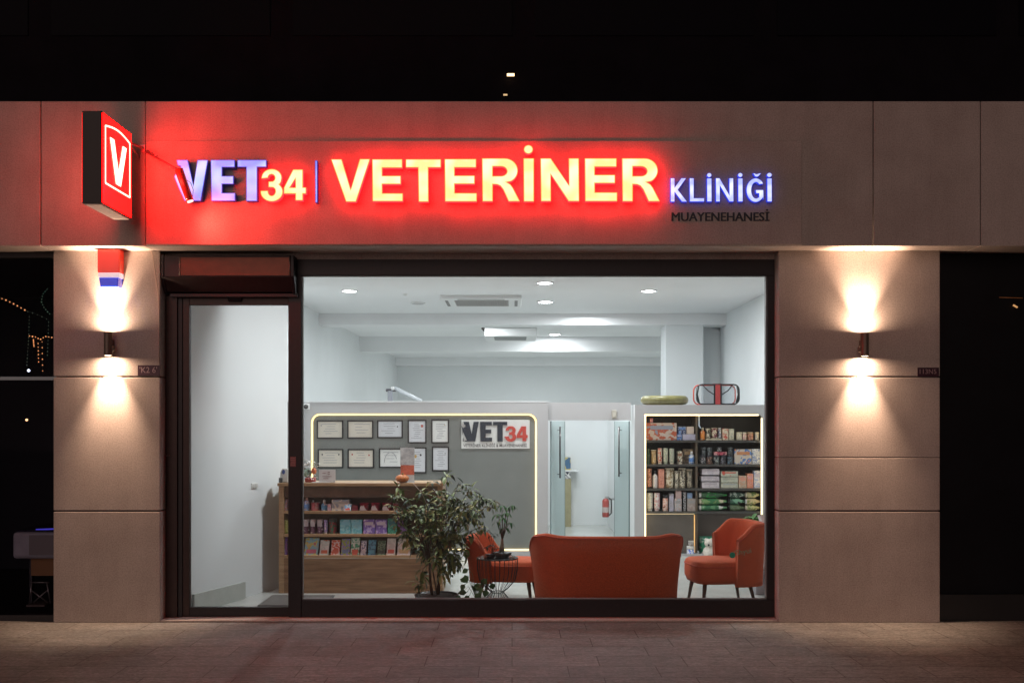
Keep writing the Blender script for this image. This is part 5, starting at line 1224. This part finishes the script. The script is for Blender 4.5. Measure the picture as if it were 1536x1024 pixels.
MB().box(X(478, yd), X(502.5, yd), yd + .02, yd + .026, kz + .001, Z(704, yd)).build('sheet', M('card_white', (.50, .48, .47), .6), pc, bevel=.001)
b = MB()
for i, (a, c_, y) in enumerate(((483, 488, 709), (491, 494.5, 707.5), (491, 494.5, 710.5), (483, 497, 714), (484, 492, 717))): b.box(X(a, yd), X(c_, yd), yd + .0185, yd + .0195, Z(y + .9, yd), Z(y, yd))
b.build('print', P_((.25, .15, .16)), pc)
b = MB(); b.box(X(469, yd), X(496, yd), yd - .06, yd + .0, kz + .001, kz + .006, rz=.08); b.box(X(474, yd), X(500, yd), yd - .05, yd + .0, kz + .0065, kz + .010, rz=-.05)
solo(b, 'paper_sheet', M('card_white2', (.55, .56, .55), .6), 'loose white papers lying flat on the counter top', 'paper', (X(484, yd), yd, kz))
lfs = thing('leaflet_stand', 'acrylic leaflet stand with a grey and a coral leaflet on the counter', 'leaflet stand', (X(611, yd), yd, kz))
MB().box(X(600, yd), X(621.5, yd), yd + .02, yd + .024, Z(697, yd), Z(671, yd)).build('grey_leaflet', M('leaf_grey', (.42, .42, .42), .5, nscale=16, namt=.3), lfs)
MB().box(X(600.5, yd), X(621, yd), yd + .02, yd + .026, Z(712, yd), Z(697.3, yd)).build('coral_leaflet', M('leaf_coral', (.50, .12, .07), .5, nscale=30, namt=.25), lfs)
MB().box(X(600.5, yd), X(621, yd), yd + .019, yd + .024, kz + .001, Z(712.3, yd)).build('pocket', M('leaf_pocket', (.45, .46, .46), .3), lfs)
MB().box(X(600, yd), X(622, yd), yd, yd + .08, kz + .0005, kz + .004).build('base', M('leaf_pocket', (.45, .46, .46), .3), lfs)
pk = thing('pumpkin', 'small orange pumpkin on the counter beside the leaflet stand', 'pumpkin', (X(596, yd), yd, kz))
m = MB(); vs = []; R_ = .062
cxp, cyp, czp = X(603, yd - .06), yd - .04, kz + .042
n1, n2 = 32, 10; vs = [(cxp, cyp, czp - .034)]
for i in range(1, n2):
    a = -PI / 2 + PI * i / n2
    for k in range(n1):
        t_ = 2 * PI * k / n1; q = R_ * math.cos(a) * (1 + .09 * math.cos(8 * t_)); vs.append((cxp + q * math.cos(t_), cyp + q * math.sin(t_), czp + .04 * math.sin(a)))
vs.append((cxp, cyp, czp + .034)); L_ = len(vs) - 1
fs = [(0, 1 + (k + 1) % n1, 1 + k) for k in range(n1)] + [(1 + i * n1 + k, 1 + i * n1 + (k + 1) % n1, 1 + (i + 1) * n1 + (k + 1) % n1, 1 + (i + 1) * n1 + k) for i in range(n2 - 2) for k in range(n1)] + [(1 + (n2 - 2) * n1 + k, 1 + (n2 - 2) * n1 + (k + 1) % n1, L_) for k in range(n1)]
m.add(vs, fs, True); m.build('body', M('pumpkin_orange', (.42, .14, .04), .45, nscale=12, namt=.2), pk)
MB().tube([(cxp, cyp, czp + .03), (cxp + .008, cyp, czp + .055)], [.008, .005], 8).build('stem', P_((.12, .12, .04)), pk)

# ---- seating
rust = M('rust_fabric', (.46, .082, .026), .9, nscale=150, namt=.4, bump=.35, bscale=420)
legm = M('dark_leg', (.07, .035, .022), .4)
def seat_piece(name, lab, cat, W, Dp, hb, hw, seat_z, seat_t, leg_h, loc, rot, lean=.05, group=None, crest=.0, wf=-.28):
    """W width, Dp depth; local: faces -y... back at +y; rotated by rot"""
    t = thing(name, lab, cat, (0, 0, 0), group)
    # backrest shell: path from one wing front, round the back, to the other
    n = 40; m_ = 9; th_ = .055
    e = 3.2
    def path(u, grow):
        a = PI * u  # 0..pi
        cx_, sy_ = math.cos(a), math.sin(a)
        x = math.copysign(abs(cx_) ** (2 / e), cx_) * (W / 2 + grow); y = abs(sy_) ** (2 / e) * (Dp * (.5 - wf) + grow) + Dp * wf
        return x, y
    z0 = leg_h
    vs = []
    for i in range(n + 1):
        u = i / n
        b_ = min(1, min(u, 1 - u) / .13); b_ = math.sin(b_ * PI / 2) ** .8 if b_ > 0 else 0
        corner = math.exp(-((u - .24) / .07) ** 2) + math.exp(-((u - .76) / .07) ** 2)
        top = hw + (hb - hw) * b_ + crest * corner
        x, y = path(u, 0); cxn, cyn = x, y
        nx, ny = (x / (W / 2)) , max(0, (y - Dp * wf) / (Dp * (.5 - wf))); l = math.hypot(nx, ny) or 1; nx /= l; ny /= l
        ring = []
        for k in range(m_ + 1):
            f = k / m_; z = z0 + (top - z0) * f; g = lean * (f ** 1.4)
            ring.append((x + nx * g, y + ny * g, z))
        for k in range(1, 4):   # rounded top roll
            a = PI * k / 4; z = top + th_ * .45 * math.sin(a); g = lean - th_ / 2 + th_ / 2 * math.cos(a)
            ring.append((x + nx * g, y + ny * g, z))
        for k in range(m_, -1, -1):
            f = k / m_; z = z0 + (top - z0) * f; g = lean * (f ** 1.4) - th_
            ring.append((x + nx * g, y + ny * g, z))
        vs += ring
    R = len(vs) // (n + 1)
    fs = [(i * R + k, i * R + (k + 1) % R, (i + 1) * R + (k + 1) % R, (i + 1) * R + k) for i in range(n) for k in range(R)]
    m = MB(); m.add(vs, fs, True); m.f += [tuple(range(R)), tuple(n * R + k for k in range(R - 1, -1, -1))]; m.sm += [True, True]
    m.build('backrest', rust, t)
    pth = []
    for i in range(n + 1): v = vs[i * R + m_]; pth.append((v[0] * 1.002, v[1] + .002, v[2] + .004))
    MB().tube(pth, .0055, 6).build('piping', M('rust_piping', (.40, .055, .022), .8), t)
    # seat
    sw_, y0, y1 = W - 2 * th_ * .9, -Dp * .55, Dp * .50 - th_
    m = MB(); nb = 10; lay = [(.0, .93), (.25, 1.0), (.75, 1.0), (.93, .97), (1.0, .90)]
    vs = []
    sup = [(math.copysign(abs(math.cos(a)) ** (2 / 4.5), math.cos(a)), math.copysign(abs(math.sin(a)) ** (2 / 4.5), math.sin(a))) for a in [2 * PI * i / 40 for i in range(40)]]
    for f, q in lay:
        for cx_, sy_ in sup: vs.append((cx_ * sw_ / 2 * q, (y0 + y1) / 2 + sy_ * (y1 - y0) / 2 * q, seat_z - seat_t + seat_t * f))
    vs.append((0, (y0 + y1) / 2, seat_z + .012)); L_ = len(vs) - 1
    m.add(vs, [(i * 40 + k, i * 40 + (k + 1) % 40, (i + 1) * 40 + (k + 1) % 40, (i + 1) * 40 + k) for i in range(4) for k in range(40)], True)
    m.f += [tuple(range(39, -1, -1))] + [(160 + k, 160 + (k + 1) % 40, L_) for k in range(40)]; m.sm += [False] + [True] * 40
    st_ = m.build('seat', rust, t)
    ring = [(cx_ * sw_ / 2 * 1.0, (y0 + y1) / 2 + sy_ * (y1 - y0) / 2 * 1.0, seat_z - seat_t * .22) for cx_, sy_ in sup]
    MB().loop(ring, .005, 6).build('piping', M('rust_piping', (.40, .055, .022), .8), st_, world=False)
    for sx_ in (-1, 1):
        for sy_ in (0, 1):
            x = sx_ * (W / 2 - .13); y = (y0 + .09) if sy_ == 0 else (y1 - .09)
            MB().tube([(x, y, seat_z - seat_t + .01), (x + sx_ * .035, y + (-.03 if sy_ == 0 else .05), .005)], [.021, .012], 10).build('leg', legm, t)
    t.location = loc; t.rotation_euler = (0, 0, rot)
    return t
G3 = 'orange tub seats inside the shop window'
seat_piece('sofa', 'wide rust orange sofa with its back to the window', 'sofa', 1.27, .62, .65, .50, .38, .17, .075, (.845, .66, .005), PI, lean=.05, crest=.018, wf=-.1)
seat_piece('armchair', 'rust orange armchair with a tall winged back beside the lit cabinet', 'armchair', .58, .62, .735, .60, .42, .20, .20, (X(1088, .78), .80, .005), -PI / 2 + .17, lean=.03, group=G3, wf=.0)
seat_piece('armchair', 'low rust orange armchair behind the wire table and plants', 'armchair', .56, .62, .575, .40, .385, .19, .19, (X(756, 1.05), 1.06, .005), PI / 2 - .15, lean=.05, group=G3, wf=.12)

# coffee table behind the sofa with two small bottles
tt = thing('coffee_table', 'low white coffee table hidden behind the sofa', 'table', (.84, 2.2, .005))
MB().lathe(.84, 2.2, [(.38, .33), (.39, .34), (.39, .355), (.38, .36)], 28).build('top', cap_, tt)
for a in (45, 135, 225, 315): MB().tube([(.84 + .3 * math.cos(math.radians(a)), 2.2 + .3 * math.sin(math.radians(a)), .33), (.84 + .34 * math.cos(math.radians(a)), 2.2 + .34 * math.sin(math.radians(a)), .006)], .012, 8).build('leg', legm, tt)
for i, (px, c) in enumerate(((878.5, (.03, .02, .02)), (883, (.10, .04, .02)))):
    Y = 2.2
    product('bottle', px - 2.3, px + 2.3, 804 + i, 836, ((c), c, (.25, .08, .05) if i else BK), 'small_bottle', 'bottle', ['black topped', 'brown topped'][i] + ' bottle just peeking over the sofa back', Y)

# ---- plants
green = leaf_mat('leaf_green', [(.05, .075, .02), (.09, .14, .03), (.14, .19, .045), (.07, .11, .028), (.36, .34, .11), (.055, .09, .025), (.24, .27, .08)])
fresh = leaf_mat('leaf_fresh', [(.02, .10, .02), (.04, .15, .04), (.06, .18, .06), (.03, .09, .03)])
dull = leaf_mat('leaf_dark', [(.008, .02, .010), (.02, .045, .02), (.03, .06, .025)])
bark = M('bark', (.07, .045, .03), .8, nscale=20, namt=.3)
potm = M('pot_black', (.02, .018, .02), .4)
def R3(r, s=1): return Vector((r.uniform(-s, s), r.uniform(-s, s), r.uniform(-s, s)))
# big umbrella-tree like plant
PYY = .66
bp_ = thing('potted_tree', 'big leafy potted tree in a black bowl before the counter', 'potted plant', (X(655, PYY), PYY, .005))
bx_ = X(655, PYY)
MB().lathe(bx_, PYY, [(.13, .006), (.17, .03), (.195, .10), (.2, .122), (.185, .122), (.18, .11), (.01, .105)], 28).build('pot', potm, bp_)
MB().lathe(bx_, PYY, [(.178, .106), (.12, .116), (.02, .12)], 20, cap=False).build('soil', M('soil', (.03, .02, .015), .95), bp_)
r = random.Random(11)
stems = []
tr = MB()
clus = []
ends = [(598, 735), (612, 752), (632, 742), (650, 728), (668, 722), (690, 722), (705, 732), (726, 742), (738, 752), (716, 768), (695, 780), (676, 762), (655, 765), (636, 785), (618, 800), (602, 775), (600, 748), (640, 812), (668, 805), (690, 800), (626, 828), (655, 836), (680, 832), (698, 828), (688, 850), (668, 858), (712, 752), (660, 745), (642, 765), (624, 768), (700, 756), (680, 745), (676, 790), (648, 795), (628, 875), (720, 790), (664, 820), (640, 838)]
base1, base2 = Vector(at(648, 893, PYY)), Vector(at(657, 893, PYY + .02))
fork1, fork2 = Vector(at(644, 845, PYY)), Vector(at(658, 835, PYY))
tr.tube([base1, base1.lerp(fork1, .5) + Vector((-.004, 0, 0)), fork1], [.013, .011, .009], 8)
tr.tube([base2, base2.lerp(fork2, .5) + Vector((.006, 0, 0)), fork2], [.017, .015, .012], 8)
tr.tube([base2 + Vector((-.01, .02, 0)), Vector(at(650, 860, PYY + .03)), Vector(at(640, 830, PYY + .04))], [.007, .006, .005], 6)
for (ex, ey) in ends:
    Ye = PYY + r.uniform(-.30, .30) * (1 if ey < 830 else .5)
    e_ = Vector(at(ex, ey, PYY)); e_.y = Ye
    e_.y = max(e_.y, .32)
    f_ = fork1 if ex < 645 else fork2
    mid = f_.lerp(e_, .5) + Vector((0, 0, .05)) + R3(r, .02)
    tr.tube([f_, mid, e_], [.006, .004, .0025], 5, cap=False); clus.append((e_, (e_ - mid).normalized()))
    clus.append((mid.lerp(e_, .4), (e_ - mid).normalized()))
tr.build('trunk', bark, bp_)
lf = MB(); lf2 = MB()
for c_, d_ in clus:
    for g in range(3):
        o_ = c_ + R3(r, .045); o_.y = max(o_.y, .27)
        ax = (d_ * .6 + R3(r, .7) + Vector((0, 0, .3))).normalized()
        a1 = ax.cross(Vector((.3, .2, 1))).normalized(); a2 = ax.cross(a1)
        nl = r.randint(5, 7); ph_ = r.uniform(0, 6)
        for k in range(nl):
            a = 2 * PI * k / nl + ph_; dd = a1 * math.cos(a) + a2 * math.sin(a) + ax * .25 + Vector((0, 0, -.25))
            if o_.y + dd.normalized().y * .09 < .2: continue
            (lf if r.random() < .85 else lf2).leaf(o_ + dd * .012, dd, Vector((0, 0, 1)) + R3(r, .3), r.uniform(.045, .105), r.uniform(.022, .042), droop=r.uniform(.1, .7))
lf.build('foliage', green, bp_)
lf2.build('foliage', dull, bp_)
tw_ = MB(); tw_.tube([at(619, 724, PYY), at(632, 738, PYY - .02), at(640, 756, PYY)], .003, 6); tw_.build('bare_twig', M('pale_twig', (.35, .30, .24), .6), bp_)
# trailing pothos at the glass
pt = thing('trailing_plant', 'trailing green pothos with broad leaves between tree and wire table', 'potted plant', (X(715, .5), .5, .005))
MB().lathe(X(715, .5), .5, [(.05, .006), (.07, .02), (.075, .10), (.065, .10), (.06, .09), (.005, .085)], 20).build('pot', potm, pt)
sm_ = MB(); lm_ = MB(); r = random.Random(4)
lp = [(702, 853), (690, 868), (697, 876), (708, 880), (716, 874), (722, 880), (700, 888), (712, 890), (704, 893), (737, 874), (730, 884), (690, 892), (697, 862), (731, 868)]
for i, (ex, ey) in enumerate(lp):
    e_ = Vector(at(ex, ey, .42 + r.uniform(0, .12))); b0 = Vector((X(715, .5), .5, .1)); mid = b0.lerp(e_, .5) + Vector((0, -.01, .10))
    sm_.tube([b0, mid, e_], .0022, 5, cap=False)
    lm_.leaf(e_, Vector((r.uniform(-1, .6), -.25, r.uniform(-.9, .1))), Vector((0, -1, .4)), r.uniform(.055, .08), r.uniform(.045, .06), .3)
sm_.build('stem', P_((.05, .10, .03)), pt); lm_.build('foliage', fresh, pt)
# wire side table
TY = .40
wt = thing('wire_table', 'round black wire side table beside the sofa', 'side table', (X(745, TY), TY, .005))
tx = X(746, TY); tz = Z(835.5, TY); tr_ = .183
MB().lathe(tx, TY, [(tr_ - .004, tz - .010), (tr_, tz - .008), (tr_, tz), (tr_ - .004, tz + .002)], 36).build('top', M('table_top_dark', (.045, .055, .055), .18, coat=.4), wt)
wf = MB(); nw = 26
for k in range(nw):
    a = 2 * PI * k / nw; path = []
    for (rr_2, z) in ((tr_ - .006, tz - .01), (tr_ - .006, tz - .10), (tr_ * .86, tz - .20), (tr_ * .5, tz - .27), (tr_ * .30, tz - .30), (tr_ * .5, tz - .345), (tr_ * .72, tz - .40), (tr_ * .80, .008)):
        path.append((tx + rr_2 * math.cos(a), TY + rr_2 * math.sin(a), z))
    wf.tube(path, .0022, 5, cap=False)
for rr_2, z in ((tr_ * .30, tz - .30), (tr_ * .80, .010)): wf.loop([(tx + rr_2 * math.cos(2 * PI * k / 24), TY + rr_2 * math.sin(2 * PI * k / 24), z) for k in range(24)], .0035, 5)
wf.build('wire_lattice', P_(BK), wt)
# money-tree on the table
mt_ = thing('small_tree', 'small potted tree with a thick pale stem on the wire table', 'potted plant', (X(752, TY), TY, tz))
px0 = X(753, TY); tz2 = tz + .003
MB().lathe(px0, TY, [(.05, tz2), (.075, tz2 + .012), (.085, tz2 + .035), (.08, tz2 + .042), (.01, tz2 + .04)], 22).build('bowl', M('bowl_dark', (.05, .05, .045), .5, nscale=20, namt=.4), mt_)
MB().tube([(px0 - .004, TY, tz2 + .035), (px0, TY, tz2 + .09), (px0 + .002, TY, tz2 + .16)], [.026, .02, .009], 12).build('trunk', M('stem_pale', (.22, .18, .13), .8, nscale=20, namt=.25), mt_)
r = random.Random(21); lm_ = MB(); sm_ = MB()
for (ex, ey, n) in ((754, 776, 6), (747, 770, 6), (760, 768, 6), (753, 757, 7), (768, 757, 5), (765, 783, 5), (757, 790, 4), (745, 782, 3), (762, 760, 4)):
    e_ = Vector(at(ex, ey, TY + r.uniform(-.06, .06))); b0 = Vector((px0 + .002, TY, tz2 + .15))
    sm_.tube([b0, b0.lerp(e_, .6) + Vector((0, 0, .02)), e_], [.005, .003, .002], 5, cap=False)
    ph_ = r.uniform(0, 6)
    for k in range(n):
        a = 2 * PI * k / n + ph_; lm_.leaf(e_, Vector((math.cos(a), math.sin(a) * .8, -.35)), Vector((0, 0, 1)), r.uniform(.055, .085), r.uniform(.018, .026), .5)
sm_.build('twig', bark, mt_); lm_.build('foliage', fresh, mt_)
dp_ = thing('desk_ornament', 'dark leafy sprig arrangement with pale stones on the wire table', 'ornament', (X(730, TY - .04), TY - .04, tz))
r = random.Random(8)
MB().lathe(X(735, TY - .05), TY - .05, [(.03, tz2), (.045, tz2 + .008), (.045, tz2 + .03), (.01, tz2 + .035)], 16).build('dish', P_(BK), dp_)
for px, py, rr_2, c in ((766, 831, .014, (.5, .45, .4)), (770, 828, .011, (.4, .36, .3)), (728, 832, .017, (.25, .12, .08))):
    MB().ball((X(px, TY - .1), TY - .1, tz2 + rr_2 * .8), rr_2, 10, 8).build('stone', P_(c), dp_)
lm_ = MB(); sm_ = MB()
for (ex, ey, n) in ((731, 796, 4), (737, 803, 3), (741, 800, 3), (738, 818, 5), (746, 822, 5), (730, 820, 4), (752, 826, 4)):
    e_ = Vector(at(ex, ey, TY - .05)); b0 = Vector((X(738, TY - .05), TY - .05, tz2 + .03)); sm_.tube([b0, b0.lerp(e_, .5) + Vector((.006, 0, 0)), e_], .0025, 5, cap=False)
    for k in range(n):
        a = r.uniform(0, 6.3); lm_.leaf(e_, Vector((math.cos(a), math.sin(a) * .6, r.uniform(-.5, .3))), Vector((0, 0, 1)), r.uniform(.04, .07), r.uniform(.015, .03), .4)
sm_.build('twig', bark, dp_); lm_.build('foliage', dull, dp_)
# right side: plinth, white ruffled vase, red pot with palm-like leaves
VY = 1.45; vx = X(1152, VY)
pn = thing('plinth', 'grey square plinth under the white ruffled vase', 'plinth', (vx, VY, .005))
MB().box(vx - .15, vx + .15, VY - .14, VY + .14, .006, Z(861, VY - .14)).build('body', M('plinth_grey', (.27, .27, .29), .6, nscale=6, namt=.1), pn, bevel=.005)
MB().box(vx - .157, vx + .157, VY - .147, VY + .147, Z(861, VY - .14), Z(857, VY - .14)).build('top', M('plinth_top', (.36, .36, .38), .5), pn, bevel=.003)
pz = Z(857, VY - .14)
va = thing('ruffled_vase', 'tall white ruffled vase on the grey plinth by the window frame', 'vase', (vx, VY, pz + .002))
m = MB(); vs = []; prof = [(.09, 0), (.12, .02), (.085, .08), (.10, .14), (.075, .2), (.095, .27), (.07, .33), (.085, .40), (.06, .46), (.075, .53)]
for r_q, z in prof:
    for k in range(36):
        a = 2 * PI * k / 36; q = r_q * (1 + .10 * math.cos(9 * a + z * 20)); vs.append((vx - .02 + q * math.cos(a), VY + q * math.sin(a), pz + .002 + z))
m.add(vs, [(i * 36 + k, i * 36 + (k + 1) % 36, (i + 1) * 36 + (k + 1) % 36, (i + 1) * 36 + k) for i in range(len(prof) - 1) for k in range(36)], True)
m.f.append(tuple(range(35, -1, -1))); m.sm.append(False)
m.build('body', M('vase_white', (.62, .57, .55), .6, nscale=12, namt=.12), va)
m = MB(); r = random.Random(2)
for k in range(14):
    p = (vx - .02 + r.uniform(-.07, .06), VY - .09, pz + r.uniform(.05, .5)); m.leaf(p, (r.uniform(-1, .4), -.4, r.uniform(-.4, .5)), (0, -.4, 1), .09, .035, .3)
m.build('paper_leaf', M('paper_leaf', (.66, .62, .60), .7), va)
RY = 2.1
rp = thing('red_pot_plant', 'leafy green plant in a rust red pot behind the tall armchair', 'potted plant', (X(1131, RY), RY, .005))
rx_ = X(1132, RY)
MB().tube([(rx_, RY, .006), (rx_, RY, Z(791, RY))], [.06, .03], 14).build('stand', legm, rp)
MB().lathe(rx_, RY, [(.05, Z(790.5, RY)), (.075, Z(788, RY)), (.085, Z(780, RY)), (.07, Z(780, RY)), (.01, Z(781, RY))], 20).build('pot', M('pot_red', (.45, .07, .04), .4), rp)
m = MB(); r = random.Random(9)
for k in range(26):
    a = r.uniform(0, 2 * PI); m.leaf((rx_ - .02, RY, Z(779, RY)), (math.cos(a), math.sin(a), r.uniform(-.1, .8)), (0, 0, 1), r.uniform(.10, .19), r.uniform(.03, .05), r.uniform(.4, .9))
m.build('foliage', leaf_mat('leaf_bright', [(.05, .16, .03), (.10, .26, .05), (.07, .20, .04)]), rp)

# ================================================================ light of the night and camera
w = bpy.data.worlds.new('World'); SC.world = w; w.use_nodes = True
nt = w.node_tree; bgd = nt.nodes['Background']
sky = nt.nodes.new('ShaderNodeTexSky'); sky.sky_type = 'NISHITA'; sky.sun_disc = False
SUN_EL, SUN_ROT = math.radians(9), math.radians(196)
sky.sun_elevation = SUN_EL; sky.sun_rotation = SUN_ROT
nt.links.new(sky.outputs[0], bgd.inputs['Color']); bgd.inputs['Strength'].default_value = .0002
sun = bpy.data.lights.new('street_glow', 'SUN'); sun.energy = SUN_E = .62; sun.angle = math.radians(50); sun.color = (1, .71, .63)
so = bpy.data.objects.new('street_glow', sun); C.objects.link(so)
d = Vector((math.sin(SUN_ROT) * math.cos(SUN_EL), math.cos(SUN_ROT) * math.cos(SUN_EL), math.sin(SUN_EL)))
so.rotation_euler = d.to_track_quat('Z', 'Y').to_euler(); so.location = (0, -6, 6)
cam = bpy.data.cameras.new('camera'); co_ = bpy.data.objects.new('camera', cam); C.objects.link(co_)
co_.location = (0, YC, EZ); co_.rotation_euler = (PI / 2, 0, 0)
cam.sensor_width = 36; cam.lens = F / 1536 * 36; cam.shift_y = (HY - 512) / 1536; cam.clip_end = 300; cam.clip_start = .05
SC.camera = co_
SC.render.engine = 'CYCLES'
SC.cycles.use_denoising = True
SC.cycles.max_bounces = 10; SC.cycles.diffuse_bounces = 8; SC.cycles.transparent_max_bounces = 12
SC.cycles.sample_clamp_indirect = 4
SC.view_settings.view_transform = 'Standard'; SC.view_settings.look = 'None'
SC.view_settings.exposure = 0; SC.view_settings.gamma = 1
